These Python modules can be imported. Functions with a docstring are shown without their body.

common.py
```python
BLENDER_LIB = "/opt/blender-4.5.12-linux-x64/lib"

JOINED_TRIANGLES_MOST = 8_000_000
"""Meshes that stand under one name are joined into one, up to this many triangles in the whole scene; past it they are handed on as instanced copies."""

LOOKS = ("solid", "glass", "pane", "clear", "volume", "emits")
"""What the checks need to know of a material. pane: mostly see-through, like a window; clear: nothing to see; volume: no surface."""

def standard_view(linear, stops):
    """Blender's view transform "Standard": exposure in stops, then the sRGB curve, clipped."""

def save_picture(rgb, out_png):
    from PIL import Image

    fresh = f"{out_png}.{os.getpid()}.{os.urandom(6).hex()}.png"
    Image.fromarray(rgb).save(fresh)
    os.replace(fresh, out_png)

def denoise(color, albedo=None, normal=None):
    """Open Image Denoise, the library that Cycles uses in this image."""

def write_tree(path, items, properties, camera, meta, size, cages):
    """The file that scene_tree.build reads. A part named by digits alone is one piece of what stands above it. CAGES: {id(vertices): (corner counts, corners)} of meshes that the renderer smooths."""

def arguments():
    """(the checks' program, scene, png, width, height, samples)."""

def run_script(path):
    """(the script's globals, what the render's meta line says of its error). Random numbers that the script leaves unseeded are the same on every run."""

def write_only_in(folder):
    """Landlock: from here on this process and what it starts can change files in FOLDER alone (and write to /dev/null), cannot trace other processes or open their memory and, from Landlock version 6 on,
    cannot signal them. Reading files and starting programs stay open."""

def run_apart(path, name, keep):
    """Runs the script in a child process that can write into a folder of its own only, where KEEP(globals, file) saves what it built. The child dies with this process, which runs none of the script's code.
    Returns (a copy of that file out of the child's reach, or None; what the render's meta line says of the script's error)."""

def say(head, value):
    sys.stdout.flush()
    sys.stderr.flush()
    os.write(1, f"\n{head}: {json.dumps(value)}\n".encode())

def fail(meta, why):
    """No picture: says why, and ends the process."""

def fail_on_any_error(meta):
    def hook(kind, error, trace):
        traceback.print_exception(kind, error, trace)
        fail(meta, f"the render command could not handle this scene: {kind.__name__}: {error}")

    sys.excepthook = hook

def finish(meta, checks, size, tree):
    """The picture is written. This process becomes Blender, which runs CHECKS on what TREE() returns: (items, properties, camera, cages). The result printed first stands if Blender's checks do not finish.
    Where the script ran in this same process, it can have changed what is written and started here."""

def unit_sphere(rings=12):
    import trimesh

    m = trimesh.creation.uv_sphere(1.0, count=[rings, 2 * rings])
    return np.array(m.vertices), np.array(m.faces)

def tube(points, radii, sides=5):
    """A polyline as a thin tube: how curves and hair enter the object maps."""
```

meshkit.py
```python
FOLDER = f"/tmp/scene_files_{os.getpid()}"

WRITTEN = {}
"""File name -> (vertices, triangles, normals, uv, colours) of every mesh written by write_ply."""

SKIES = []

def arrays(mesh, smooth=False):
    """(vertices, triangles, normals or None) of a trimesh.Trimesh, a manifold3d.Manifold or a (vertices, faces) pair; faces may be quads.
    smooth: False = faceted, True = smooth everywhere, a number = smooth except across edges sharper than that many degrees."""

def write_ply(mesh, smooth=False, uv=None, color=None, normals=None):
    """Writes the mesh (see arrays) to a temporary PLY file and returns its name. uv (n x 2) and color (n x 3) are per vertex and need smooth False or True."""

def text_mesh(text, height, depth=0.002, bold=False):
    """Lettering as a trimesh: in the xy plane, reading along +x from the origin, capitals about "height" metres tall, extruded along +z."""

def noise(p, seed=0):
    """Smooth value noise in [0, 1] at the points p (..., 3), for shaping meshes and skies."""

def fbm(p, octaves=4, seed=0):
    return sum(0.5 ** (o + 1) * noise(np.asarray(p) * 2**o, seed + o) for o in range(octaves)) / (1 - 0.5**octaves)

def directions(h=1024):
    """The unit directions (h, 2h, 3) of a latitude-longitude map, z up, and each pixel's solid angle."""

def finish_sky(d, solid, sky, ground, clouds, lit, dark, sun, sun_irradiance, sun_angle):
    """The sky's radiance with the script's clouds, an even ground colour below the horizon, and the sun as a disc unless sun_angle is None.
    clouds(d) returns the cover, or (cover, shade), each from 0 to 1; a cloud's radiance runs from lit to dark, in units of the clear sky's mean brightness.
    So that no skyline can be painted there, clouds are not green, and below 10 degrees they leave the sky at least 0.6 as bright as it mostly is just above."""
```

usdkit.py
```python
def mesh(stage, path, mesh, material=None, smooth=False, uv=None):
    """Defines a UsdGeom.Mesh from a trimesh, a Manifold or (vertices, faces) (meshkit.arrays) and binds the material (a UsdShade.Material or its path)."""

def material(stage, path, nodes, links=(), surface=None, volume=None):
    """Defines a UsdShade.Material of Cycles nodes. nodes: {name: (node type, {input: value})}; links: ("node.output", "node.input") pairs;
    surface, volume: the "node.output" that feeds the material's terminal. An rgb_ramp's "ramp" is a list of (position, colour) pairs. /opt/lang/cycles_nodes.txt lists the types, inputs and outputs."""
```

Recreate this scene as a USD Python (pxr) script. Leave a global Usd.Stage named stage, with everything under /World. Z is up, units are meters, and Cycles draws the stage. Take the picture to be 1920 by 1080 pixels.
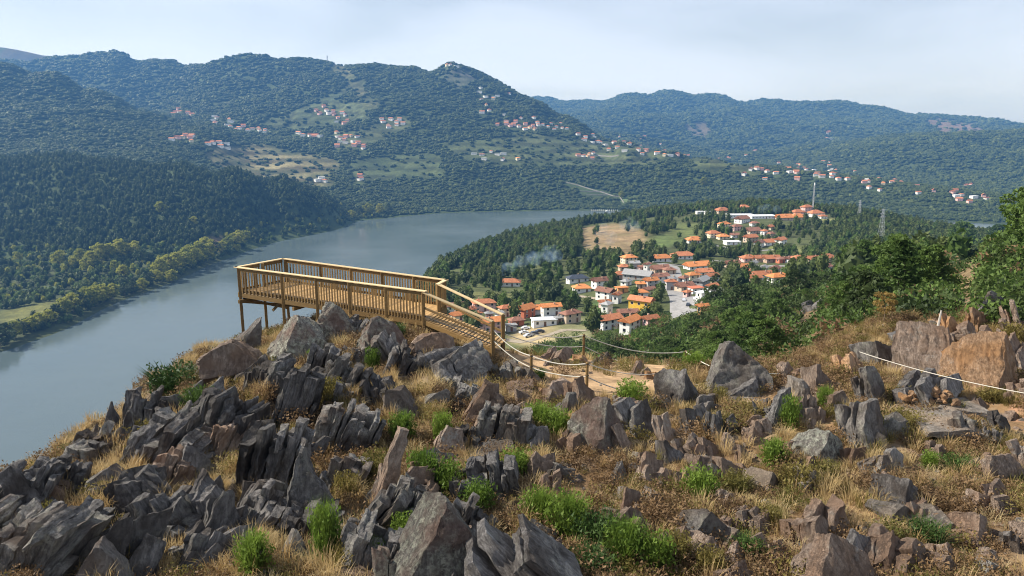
import math, random
import numpy as np, trimesh, usdkit, meshkit
from pxr import Usd, UsdGeom, UsdLux, UsdShade, Gf, Sdf, Vt
from scipy.interpolate import LinearNDInterpolator, NearestNDInterpolator
from scipy.ndimage import gaussian_filter, map_coordinates
from scipy.spatial import ConvexHull, HalfspaceIntersection

stage = Usd.Stage.CreateInMemory()
UsdGeom.SetStageUpAxis(stage, 'Z'); UsdGeom.SetStageMetersPerUnit(stage, 1.0)
UsdGeom.Xform.Define(stage, '/World'); UsdGeom.Scope.Define(stage, '/World/Looks')

# ---------------------------------------------------------------- camera, sky, sun, exposure
CAMZ, FOC, PITCH = 200.0, 1371.0, math.radians(12.0)      # metres above the river, focal length in photo pixels, downward tilt
cam = UsdGeom.Camera.Define(stage, '/World/camera')
cam.AddTranslateOp().Set((0, 0, CAMZ)); cam.AddRotateXOp().Set(90 - math.degrees(PITCH))
cam.CreateHorizontalApertureAttr(36.0); cam.CreateFocalLengthAttr(36.0 * FOC / 1920)
cam.CreateClippingRangeAttr((0.1, 60000.0)); cam.CreateExposureAttr(0.80)
SUN_AZ, SUN_EL = math.radians(-82), math.radians(40)
SKY_STRENGTH = 0.061
sun = UsdLux.DistantLight.Define(stage, '/World/sun')
sun.CreateIntensityAttr(1.25); sun.CreateAngleAttr(0.53); sun.CreateNormalizeAttr(True); sun.CreateColorAttr((1.0, 0.955, 0.88))
sun.AddRotateZOp().Set(-math.degrees(SUN_AZ)); sun.AddRotateXOp().Set(-(90 - math.degrees(SUN_EL)))
dome = UsdLux.DomeLight.Define(stage, '/World/sky')
dome.GetPrim().SetCustomDataByKey('kind', 'structure'); dome.CreateIntensityAttr(1.0)
skym = usdkit.material(stage, '/World/Looks/sky_air', {
    'sky': ('sky_texture', dict(sky_type='single_scattering', sun_disc=False, sun_elevation=SUN_EL, sun_rotation=SUN_AZ, altitude=200.0, air_density=1.0, aerosol_density=1.6, ozone_density=1.0)),
    'tc': ('texture_coordinate', {}),
    'map': ('mapping', dict(scale=(1.2, 1.2, 6.5), rotation=(0.05, 0.09, 0.3))),
    'n1': ('noise_texture', dict(scale=1.5, detail=4.0, roughness=0.45, distortion=0.4)),
    'mr': ('map_range', dict(range_type='smoothstep', from_min=0.25, from_max=0.70, to_min=0.18, to_max=0.74, clamp=True)),
    'cl': ('mix', dict(mix_type='mix', color2=(8.5, 9.5, 11.5))),
    'bg': ('background_shader', dict(strength=SKY_STRENGTH))},
    [('tc.generated', 'map.vector'), ('map.vector', 'n1.vector'), ('n1.fac', 'mr.value'), ('mr.result', 'cl.fac'), ('sky.color', 'cl.color1'), ('cl.color', 'bg.color')], surface='bg.background')
UsdShade.MaterialBindingAPI.Apply(dome.GetPrim()).Bind(skym)

# ---------------------------------------------------------------- helpers: naming, tagging, pixels to rays
used = {}
def numbered(name, parent='/World'):
    k = (parent, name); n = used.get(k, 0); used[k] = n + 1
    return name if n == 0 else f'{name}_{n:03d}'
def tag(p, label=None, cat=None, group=None, kind=None):
    p = p.GetPrim() if hasattr(p, 'GetPrim') else p
    for k, v in (('label', label), ('category', cat), ('group', group), ('kind', kind)):
        if v: p.SetCustomDataByKey(k, v)
    return p
def obj(name, mesh, m, parent='/World', smooth=False, **t):
    path = f'{parent}/{numbered(name, parent)}'
    p = usdkit.mesh(stage, path, mesh, LK(m), smooth)
    if t: tag(p, **t)
    return p
def thing(name, loc=(0, 0, 0), rz=0.0, scale=None, **t):
    x = UsdGeom.Xform.Define(stage, '/World/' + numbered(name))
    x.AddTranslateOp().Set(Gf.Vec3d(*map(float, loc))); x.AddRotateZOp().Set(float(math.degrees(rz)))
    if scale is not None: x.AddScaleOp().Set(Gf.Vec3f(*([float(scale)] * 3 if np.ndim(scale) == 0 else map(float, scale))))
    tag(x, **t); return x
def path_of(x): return str(x.GetPath())
def copy_of(src, name, loc, rz=0.0, scale=None, rx=0.0, **t):
    """an instanceable copy of a class prim or thing, with its parts"""
    x = UsdGeom.Xform.Define(stage, '/World/' + numbered(name))
    x.AddTranslateOp().Set(Gf.Vec3d(*map(float, loc))); x.AddRotateZOp().Set(float(math.degrees(rz)))
    if rx: x.AddRotateXOp().Set(float(rx))
    if scale is not None: x.AddScaleOp().Set(Gf.Vec3f(*([float(scale)] * 3 if np.ndim(scale) == 0 else map(float, scale))))
    x.GetPrim().GetReferences().AddInternalReference(src); x.GetPrim().SetInstanceable(True)
    tag(x, **t); return x
def klass(name):
    p = stage.CreateClassPrim('/World/' + name)
    return str(p.GetPath())
cp, sp = math.cos(PITCH), math.sin(PITCH)
def ray(px, py):
    u, v = (np.asarray(px, float) - 960) / FOC, (540 - np.asarray(py, float)) / FOC
    return u, cp + v * sp, v * cp - sp                     # world direction x, y, z
def proj(x, y, z):
    z = np.asarray(z) - CAMZ
    d = y * cp - z * sp; v = y * sp + z * cp
    return 960 + FOC * x / d, 540 - FOC * v / d
def at(px, py, Y):
    """the point of that pixel's ray at forward distance Y"""
    a, b, c = ray(px, py); return np.array([a / b * Y, Y, CAMZ + c / b * Y])
def pip(poly, x, y):
    inside = np.zeros(np.shape(x), bool); n = len(poly)
    for i in range(n):
        (x0, y0), (x1, y1) = poly[i], poly[(i + 1) % n]
        c = (y0 > y) != (y1 > y)
        inside ^= c & (x < (x1 - x0) * (y - y0) / ((y1 - y0) or 1e-9) + x0)
    return inside
nz = lambda x, y, s, o=4, seed=0: meshkit.fbm(np.stack([np.asarray(x) / s, np.asarray(y) / s, np.full(np.shape(x), 0.37 + seed)], -1), o, seed) - 0.5

# ---------------------------------------------------------------- materials
_looks = {}
def LK(m): return _looks[m] if isinstance(m, str) else m
def look(name, nodes, links, surface='p.BSDF', volume=None):
    _looks[name] = usdkit.material(stage, f'/World/Looks/{name}', nodes, links, surface=surface, volume=volume); return _looks[name]
def nmat(name, stops, scale=4.0, rough=0.8, stretch=(1, 1, 1), coord='object', detail=6.0, bump=0.0, bdist=0.02, spec=0.3, rnd=0.0, rot=(0, 0, 0), dist=0.0):
    """noise-tinted rough surface; rnd varies the value per object"""
    n = {'tc': ('texture_coordinate', {}), 'geo': ('geometry', {}), 'map': ('mapping', dict(scale=stretch, rotation=rot)),
         'n': ('noise_texture', dict(scale=scale, detail=detail, roughness=0.6, distortion=dist)), 'r': ('rgb_ramp', dict(ramp=stops)),
         'oi': ('object_info', {}), 'mr': ('map_range', dict(to_min=1 - rnd, to_max=1 + rnd)), 'h': ('hsv', {}),
         'p': ('principled_bsdf', dict(roughness=rough, specular_ior_level=spec))}
    l = [('tc.object' if coord == 'object' else 'geo.position', 'map.vector'), ('map.vector', 'n.vector'), ('n.fac', 'r.fac'), ('r.color', 'h.color')]
    if rnd: l += [('oi.random', 'mr.value'), ('mr.result', 'h.value')]
    l += [('h.color', 'p.base_color')]
    if bump:
        n['b'] = ('bump', dict(strength=bump, distance=bdist)); l += [('n.fac', 'b.height'), ('b.normal', 'p.normal')]
    return look(name, n, l)

# ---------------------------------------------------------------- terrain: feature lines as (photo x, photo y, forward distance)
K = []; CREST = []                                           # (az, lnD, z)
def pt(px, py, Y):
    p = at(px, py, Y); K.append((math.atan2(p[0], p[1]), math.log(math.hypot(p[0], p[1])), p[2]))
def ptz(px, Y, z):
    """height z above the camera's level, in the direction of photo column px"""
    x = (px - 960) / FOC / (cp + 0.0) * Y * 0.985
    K.append((math.atan2(x, Y), math.log(math.hypot(x, Y)), CAMZ + z))
def line(pts, f=pt, crest=False):
    p = np.array(pts, float); k0 = len(K)
    for a, b in zip(p[:-1], p[1:]):
        n = max(1, int(abs(b[0] - a[0]) / 60))
        for t in np.arange(n) / n: f(*(a + (b - a) * t))
    f(*p[-1])
    if crest: CREST.extend(K[k0:])
# foreground
line([(-900, 1250, 8.5), (2800, 1250, 8.5)])
line([(-900, 1900, 4.4), (2800, 1900, 4.4)])
line([(-700, 1080, 11.6), (0, 1080, 11.3), (400, 1080, 11.1), (960, 1080, 11), (1400, 1080, 11.3), (1920, 1080, 11.5), (2800, 1080, 11.5)])
line([(-160, 960, 14.3), (0, 950, 14.2), (300, 950, 14), (700, 950, 13.6), (960, 950, 13.5), (1300, 950, 13.8), (1920, 950, 14), (2800, 950, 14)])
line([(-60, 905, 15.6), (0, 880, 16.3), (200, 870, 16.3), (500, 870, 15.8), (800, 870, 15.5), (1100, 870, 15.6), (1500, 870, 16), (1920, 870, 16.5), (2800, 870, 17)])
line([(170, 790, 19.2), (260, 780, 19.2), (400, 780, 18.8), (700, 780, 18.2), (1000, 780, 18.4), (1300, 780, 18.6), (1600, 780, 19), (1920, 780, 19.5), (2800, 780, 20)])
line([(280, 705, 22.8), (450, 700, 22), (650, 695, 21.5), (850, 700, 21.5), (1000, 712, 21.8), (1150, 715, 21.8), (1300, 715, 22), (1500, 710, 22.5), (1700, 715, 22.8), (1920, 710, 23), (2800, 700, 24)])
line([(345, 655, 25), (500, 650, 24.3), (700, 645, 23.5), (850, 648, 23.6), (920, 655, 23.6), (1000, 662, 24.6), (1100, 672, 25.6), (1250, 682, 25.4), (1400, 690, 25), (1550, 680, 26), (1700, 660, 28), (1820, 640, 28.5), (1920, 625, 29), (2800, 610, 30)])
line([(375, 628, 27), (450, 614, 29), (550, 606, 27.5), (650, 600, 26.3), (790, 608, 25)])
line([(450, 606, 31), (540, 590, 31), (700, 590, 29), (800, 604, 27), (900, 640, 26.5)])
line([(1640, 640, 31), (1730, 612, 33), (1850, 585, 33), (1920, 570, 34), (2800, 550, 36)])
# the drop behind the headland's edge
for px, Y0, z0, prof in [(-900, 13, -8, [(17, -12), (60, -50), (150, -115), (260, -200)]), (-160, 15.6, -8.2, [(18, -11), (60, -48), (150, -115), (265, -201)]),
        (0, 17.5, -8.5, [(21, -12.5), (60, -47), (150, -118), (270, -201)]), (170, 20.3, -8.4, [(24, -12), (70, -52), (160, -122), (290, -201)]),
        (280, 24, -8.4, [(28, -12.5), (75, -53), (160, -120), (300, -201)]), (365, 28, -8.3, [(31.5, -12), (80, -52), (170, -122), (310, -201)]),
        (440, 31, -9, [(36, -14), (85, -52), (180, -122), (330, -201)]), (540, 33, -9, [(38, -14), (90, -50), (190, -118), (350, -201)]),
        (650, 32, -9, [(38, -13.5), (90, -46), (200, -105), (360, -190), (380, -201)]), (700, 31, -9, [(38, -13), (90, -43), (200, -95), (300, -132), (430, -180), (500, -201)]),
        (750, 30, -9, [(38, -13), (90, -42), (200, -84), (300, -104), (450, -132), (620, -175), (700, -201)]), (830, 28.5, -8.6, [(36, -13), (90, -42), (200, -76), (280, -86)]),
        (920, 29, -9, [(36, -14), (90, -42), (200, -72), (270, -83)]), (1050, 29.5, -9.6, [(37, -15), (60, -26), (100, -40), (160, -56), (240, -76)]),
        (1200, 29.5, -10, [(40, -17), (60, -25), (100, -37), (150, -48), (210, -60), (270, -74)]), (1300, 29, -10.5, [(40, -16), (60, -23), (100, -34), (150, -45), (210, -56), (300, -74)]),
        (1400, 29, -10.3, [(40, -15), (60, -20), (100, -30), (150, -40), (250, -56), (350, -73), (440, -88)]), (1500, 30, -10, [(40, -13.4), (60, -17), (100, -28), (150, -37), (250, -52), (350, -68), (450, -90)]),
        (1600, 32, -9.7, [(40, -12), (60, -15.5), (100, -25), (150, -33), (250, -48), (350, -66), (500, -100)]), (1700, 37, -9.2, [(45, -11), (60, -14), (100, -22), (150, -30), (200, -40), (350, -78), (500, -103)]),
        (1800, 40, -9.2, [(60, -12.7), (100, -19.5), (130, -22.6), (160, -32), (200, -46), (350, -86), (500, -105)]),
        (1920, 40, -8.7, [(60, -10.2), (80, -12), (110, -18), (150, -31), (200, -46), (350, -90), (500, -106)]), (2800, 42, -6, [(60, -6), (100, -10), (150, -24), (200, -40), (350, -80), (500, -106)])]:
    ptz(px, Y0, z0)
    for Y, z in prof: ptz(px, Y, z)
# village plateau
for q in [(850, 620, 300), (950, 648, 295), (1040, 628, 305), (1110, 622, 315), (1190, 612, 330), (1250, 600, 340), (850, 560, 480), (900, 545, 480), (1000, 548, 470), (1100, 545, 450), (1135, 548, 430), (1275, 560, 380),
          (1275, 520, 480), (1170, 492, 580), (1240, 492, 560), (1310, 502, 540), (1400, 512, 520), (1500, 508, 510), (1560, 494, 520), (1150, 450, 720), (1080, 462, 720), (1240, 452, 730), (1350, 430, 800), (1430, 455, 700), (1470, 470, 640),
          (1400, 402, 900), (1520, 407, 880), (1570, 412, 870), (1300, 395, 1000), (1220, 408, 1020), (1450, 384, 1000), (1600, 396, 960),
          (760, 524, 650), (830, 492, 720), (900, 462, 850), (1000, 434, 950), (1100, 417, 1050), (1160, 411, 1100), (800, 545, 520), (960, 490, 680)]: pt(*q)
for px, prof in [(700, [(560, -201), (640, -201)]), (760, [(720, -165), (800, -201)]), (830, [(790, -160), (930, -201)]), (900, [(940, -150), (1080, -201)]), (1000, [(1050, -140), (1230, -201)]), (1100, [(1160, -140), (1350, -201)]),
                 (1160, [(1230, -146), (1420, -201)]), (1300, [(1200, -120), (1430, -201)]), (1450, [(1200, -125), (1400, -201)]), (1600, [(600, -104), (1150, -138), (1350, -201)]), (1700, [(650, -106), (800, -108), (950, -116), (1120, -148), (1300, -201)]),
                 (1850, [(650, -112), (800, -118), (900, -126), (1080, -150), (1250, -201)]), (2800, [(650, -112), (900, -130), (1150, -201)])]:
    for Y, z in prof: ptz(px, Y, z)
# far bank of the river and the bed
BANK = [(-900, 820), (-300, 735), (0, 655), (100, 615), (200, 570), (300, 533), (400, 483), (440, 462), (500, 440), (600, 419), (650, 408), (750, 400), (800, 392), (900, 389), (1000, 387), (1100, 385), (1160, 384)]
bank3 = []
for (a, b), (c, d) in zip(BANK[:-1], BANK[1:]):
    n = max(1, int((c - a) / 40))
    for t in np.arange(n) / n:
        px, py = a + (c - a) * t, b + (d - b) * t; r = ray(px, py); bank3.append((px, 200.0 * r[1] / -r[2]))
bank3 += [(1160, 2074), (1300, 2060), (1450, 2000), (1600, 1880), (1730, 1770), (1840, 1675), (1950, 1640), (2800, 1640)]
for px, Y in bank3:
    x = (px - 960) / FOC / (cp + 0.1 * sp) * Y
    for k, z in ((1.0, 0.6), (0.985, -2.0), (0.93, -8.0)): K.append((math.atan2(x, Y), math.log(math.hypot(x, Y) * k), z))
# flats, left hills, main hill, spur, far ridges
line([(-900, 700, 800), (0, 620, 725), (100, 590, 770)])
line([(-900, 540, 950), (0, 540, 930), (150, 525, 960), (250, 510, 1000), (330, 482, 1090)])
line([(-900, 470, 1130), (0, 478, 1110), (200, 470, 1120), (330, 455, 1180), (420, 452, 1230), (520, 428, 1490)])
line([(-900, 380, 1300), (0, 385, 1300), (200, 385, 1300), (400, 385, 1360), (520, 392, 1560), (600, 403, 1750)])
line([(-900, 290, 1500), (0, 303, 1500), (120, 303, 1480), (250, 312, 1500), (340, 316, 1520), (450, 330, 1550), (540, 350, 1600), (600, 372, 1680), (650, 396, 1770)], crest=True)
for px in (-900, 0, 150, 300, 420): ptz(px, 1720, -95 if px < 300 else -125)
line([(-900, 230, 2000), (0, 265, 1980), (150, 275, 1960), (280, 285, 1950), (380, 300, 1960)])
line([(-900, 60, 2700), (-200, 95, 2650), (0, 122, 2600), (100, 146, 2600), (200, 181, 2500), (290, 217, 2400), (390, 248, 2300)], crest=True)
for px in (-900, 0, 150, 300): ptz(px, 3100, [60, 40, -20, -60][(-900, 0, 150, 300).index(px)])
line([(-900, 100, 4000), (0, 128, 4000), (60, 123, 3900), (130, 112, 3850), (200, 104, 3800), (300, 115, 3800), (390, 125, 3700), (430, 119, 3650), (480, 115, 3600), (620, 120, 3500), (760, 127, 3400), (860, 125, 3300), (900, 142, 3250), (940, 163, 3200), (1000, 191, 3100), (1080, 230, 3000)], crest=True)
line([(250, 195, 3000), (400, 195, 3050), (520, 175, 3050), (650, 170, 3000), (800, 165, 2950), (900, 180, 2950)])
line([(320, 238, 2600), (450, 250, 2600), (560, 238, 2650), (650, 228, 2700), (750, 235, 2680), (850, 225, 2720), (950, 218, 2780), (1000, 238, 2700), (1100, 265, 2600), (1180, 275, 2540)])
line([(400, 300, 2250), (500, 300, 2300), (620, 280, 2400), (720, 290, 2350), (850, 285, 2380), (950, 275, 2450), (1050, 285, 2430)])
line([(480, 335, 2050), (560, 332, 2120), (650, 345, 2080), (760, 340, 2150), (880, 335, 2200), (1000, 330, 2220), (1120, 325, 2260)])
line([(690, 372, 1920), (800, 368, 2030), (950, 365, 2090), (1080, 362, 2120), (1200, 358, 2130), (1350, 360, 2090)])
line([(1180, 275, 2540), (1250, 287, 2480), (1400, 311, 2350), (1550, 326, 2250), (1700, 347, 2100), (1880, 370, 1950), (2300, 395, 1850), (2800, 400, 1850)], crest=True)
line([(1300, 330, 2230), (1500, 352, 2120), (1700, 378, 1930), (1880, 395, 1790), (2400, 410, 1750)])
for px, prof in [(1000, [(4200, -40)]), (1120, [(3000, -40), (3600, -70)]), (1250, [(2900, -150), (3500, -170)]), (1400, [(2800, -190), (3400, -185)]), (1550, [(2600, -200), (3100, -180)]), (1700, [(2500, -210), (2900, -190)]), (1900, [(2350, -210), (2800, -190)]), (2800, [(2350, -210), (2800, -190)])]:
    for Y, z in prof: ptz(px, Y, z)
line([(1380, 318, 3500), (1500, 303, 3600), (1600, 278, 3600), (1700, 261, 3700), (1800, 252, 3800), (1920, 248, 3900), (2400, 235, 3900), (2800, 230, 3900)], crest=True)
for px in (1500, 1700, 1920, 2800): ptz(px, 4400, -150)
line([(1060, 240, 5200), (1200, 262, 4800), (1350, 285, 4500), (1450, 292, 4500)])
line([(1150, 212, 5700), (1300, 215, 5600), (1450, 235, 5600), (1600, 240, 5500), (1750, 243, 5300), (1900, 246, 5300)])
line([(-900, 119, 9000), (50, 119, 8200), (300, 150, 8200), (960, 190, 7600), (1020, 186, 7200), (1090, 193, 7000), (1180, 181, 6600), (1260, 173, 6500), (1340, 179, 6500), (1450, 188, 6500), (1520, 196, 6500), (1570, 191, 6500), (1650, 206, 6500), (1750, 216, 6500), (1850, 226, 6500), (1920, 239, 6500), (2300, 250, 6500), (2800, 250, 6500)], crest=True)
for px in (-900, 0, 500, 900, 1300, 1700, 2100, 2800): ptz(px, 9400, -120)
for px in (200, 400, 600, 800, 940): ptz(px, 5000, -60)
Kp = np.array(K)

az = np.radians(np.concatenate([np.linspace(-180, -50, 14)[:-1], np.linspace(-50, -44, 9)[:-1], np.arange(-44, 44, 0.27), np.linspace(44, 50, 9)[1:], np.linspace(50, 180, 14)[1:]]))
lnD = np.arange(math.log(3.2), math.log(9400), 0.0075)
AZ, LD = np.meshgrid(az, lnD)                                # rows = distance
ka = 2.2
src = np.c_[Kp[:, 0] * ka, Kp[:, 1]]
src, iu = np.unique(np.round(src, 6), axis=0, return_index=True); zz = Kp[iu, 2]
azc = np.clip(AZ, -0.93, 0.93)
H = LinearNDInterpolator(src, zz)(azc * ka, LD)
Hn = NearestNDInterpolator(src, zz)(azc * ka, LD)
H = np.where(np.isnan(H), Hn, H)
Hs = gaussian_filter(H, (9, 5), mode='nearest')
Hn2 = gaussian_filter(H, (3, 2), mode='nearest')
D = np.exp(LD); X, Y = D * np.sin(AZ), D * np.cos(AZ)
wfar = np.clip((D - 900) / 600, 0, 1); 
H = Hn2 * (1 - wfar) + Hs * wfar
near = D < 60
above = np.clip((H - 12) / 60, 0, 1)
rid = 1 - 2 * np.abs(nz(X, Y, 520, 4, 3)) * 2.2; rid2 = 1 - 2 * np.abs(nz(X, Y, 1300, 4, 13)) * 2.2
H += above * np.clip((D - 1000) / 1500, 0, 1) * (34 * (rid - 0.45) + 26 * nz(X, Y, 210, 4, 9)) * np.clip(1.5 - np.abs(D - 6600) / 9000, 0.5, 1)
H += np.clip((H + 60) / 150, 0, 1) * np.clip((D - 2200) / 2500, 0, 1) * np.clip((6350 - D) / 500, 0.12, 1) * 130 * (rid2 - 0.6)
H += np.clip((H - 3) / 30, 0, 1) * np.clip((D - 60) / 200, 0, 1) * 7 * nz(X, Y, 70, 4, 5)
CR = np.array(CREST); CR = CR[np.abs(CR[:, 0]) < 0.72]       # bring the crests back to their height after smoothing
for _ in range(2):
    ci, cj = (CR[:, 1] - lnD[0]) / (lnD[1] - lnD[0]), np.interp(CR[:, 0], az, np.arange(len(az)))
    dz = CR[:, 2] - map_coordinates(H, [ci, cj], order=1)
    num, den = np.zeros_like(H), np.zeros_like(H); jj = slice(int(np.searchsorted(az, -0.85)), int(np.searchsorted(az, 0.85))); ii = slice(int(np.searchsorted(lnD, math.log(1100))), len(lnD))
    for (a_, l_, z_), d_ in zip(CR, dz):
        w_ = np.exp(-((AZ[ii, jj] - a_) / 0.022) ** 2 - ((LD[ii, jj] - l_) / 0.07) ** 2); num[ii, jj] += w_ * d_; den[ii, jj] += w_
    H += np.clip(num / np.maximum(den, 0.7), -70, 70)
fg = np.clip((70 - D) / 25, 0, 1)
PX, PY = proj(X, Y, H)
PATH = [(905, 648), (960, 655), (1040, 662), (1120, 668), (1260, 684), (1245, 745), (1180, 752), (1100, 738), (1010, 718), (950, 690)]
inpath = pip(PATH, PX, PY) & (D < 40)
pathw = gaussian_filter(inpath.astype(float), 3)
H += fg * (1 - 0.85 * pathw) * (1.1 * nz(X, Y, 5.0, 4, 1) + 0.5 * nz(X, Y, 1.4, 3, 2))
qb = X + 0.22 * Y + 1.6 * nz(X, Y, 2.6, 3, 81); lam = 1.25       # bedding: tilted ledges of rock breaking through on the left
saw = (qb / lam) % 1.0; saw = np.where(saw < 0.82, saw / 0.82, (1 - saw) / 0.18)
H += fg * (1 - pathw) * np.clip((1.2 - X) / 2.5, 0, 1) * np.clip(0.5 + 2.2 * nz(X, Y, 3.3, 3, 82), 0, 1) * 0.62 * (saw - 0.5)
H += fg * 0.9 * np.exp(-(((X - 16.5) / 4.5) ** 2 + ((Y - 31.5) / 3.6) ** 2))
H -= fg * 0.95 * np.exp(-(((X + 11.0) / 3.4) ** 2 + ((Y - 29.0) / 3.2) ** 2))
# bed of the river stays under water, banks above it
def grid_ij(x, y):
    a = np.arctan2(x, y); d = np.log(np.hypot(x, y))
    return (d - lnD[0]) / (lnD[1] - lnD[0]), np.interp(a, az, np.arange(len(az)))
def hz(x, y):
    i, j = grid_ij(np.asarray(x, float), np.asarray(y, float))
    return map_coordinates(H, [np.atleast_1d(i), np.atleast_1d(j)], order=1, mode='nearest').reshape(np.shape(x))
_dd = np.exp(np.arange(math.log(5), math.log(9000), 0.004))
def gp(px, py, dmin=5, dmax=9000, lift=0.0):
    """where that pixel's ray first meets the ground (with the ground raised by lift)"""
    a, b, c = (float(v) for v in ray(px, py)); h = math.hypot(a, b)
    d = _dd[(_dd >= dmin) & (_dd <= dmax)]
    x, y, z = a / h * d, b / h * d, CAMZ + c / h * d
    g = hz(x, y) + lift - z
    k = int(np.argmax(g > 0)) if (g > 0).any() else len(d) - 1
    if k > 0 and g[k] > 0:
        t = -g[k - 1] / (g[k] - g[k - 1]); q = d[k - 1] + t * (d[k] - d[k - 1])
    else: q = d[k]
    x, y = a / h * q, b / h * q
    return np.array([x, y, float(hz(x, y))])

# ---------------------------------------------------------------- deck corners (rail level), used to keep the ground under the deck
RZ = CAMZ - 5.29                                             # level of the handrail
def on_level(px, py, z):
    a, b, c = ray(px, py); t = (z - CAMZ) / c; return np.array([a * t, b * t, z])
dA, dB, dC, dD = on_level(443, 500, RZ), on_level(531, 484, RZ), on_level(836, 524, RZ), on_level(796, 545, RZ)
FZ = RZ - 1.02                                               # deck floor
grow = np.array([dA, dB, dC, dD])[:, :2]; cen = grow.mean(0); grow = cen + (grow - cen) * 1.12
under = pip([tuple(p) for p in grow], X, Y) & near
H = np.where(under, np.minimum(H, FZ - 0.42), H)

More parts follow.
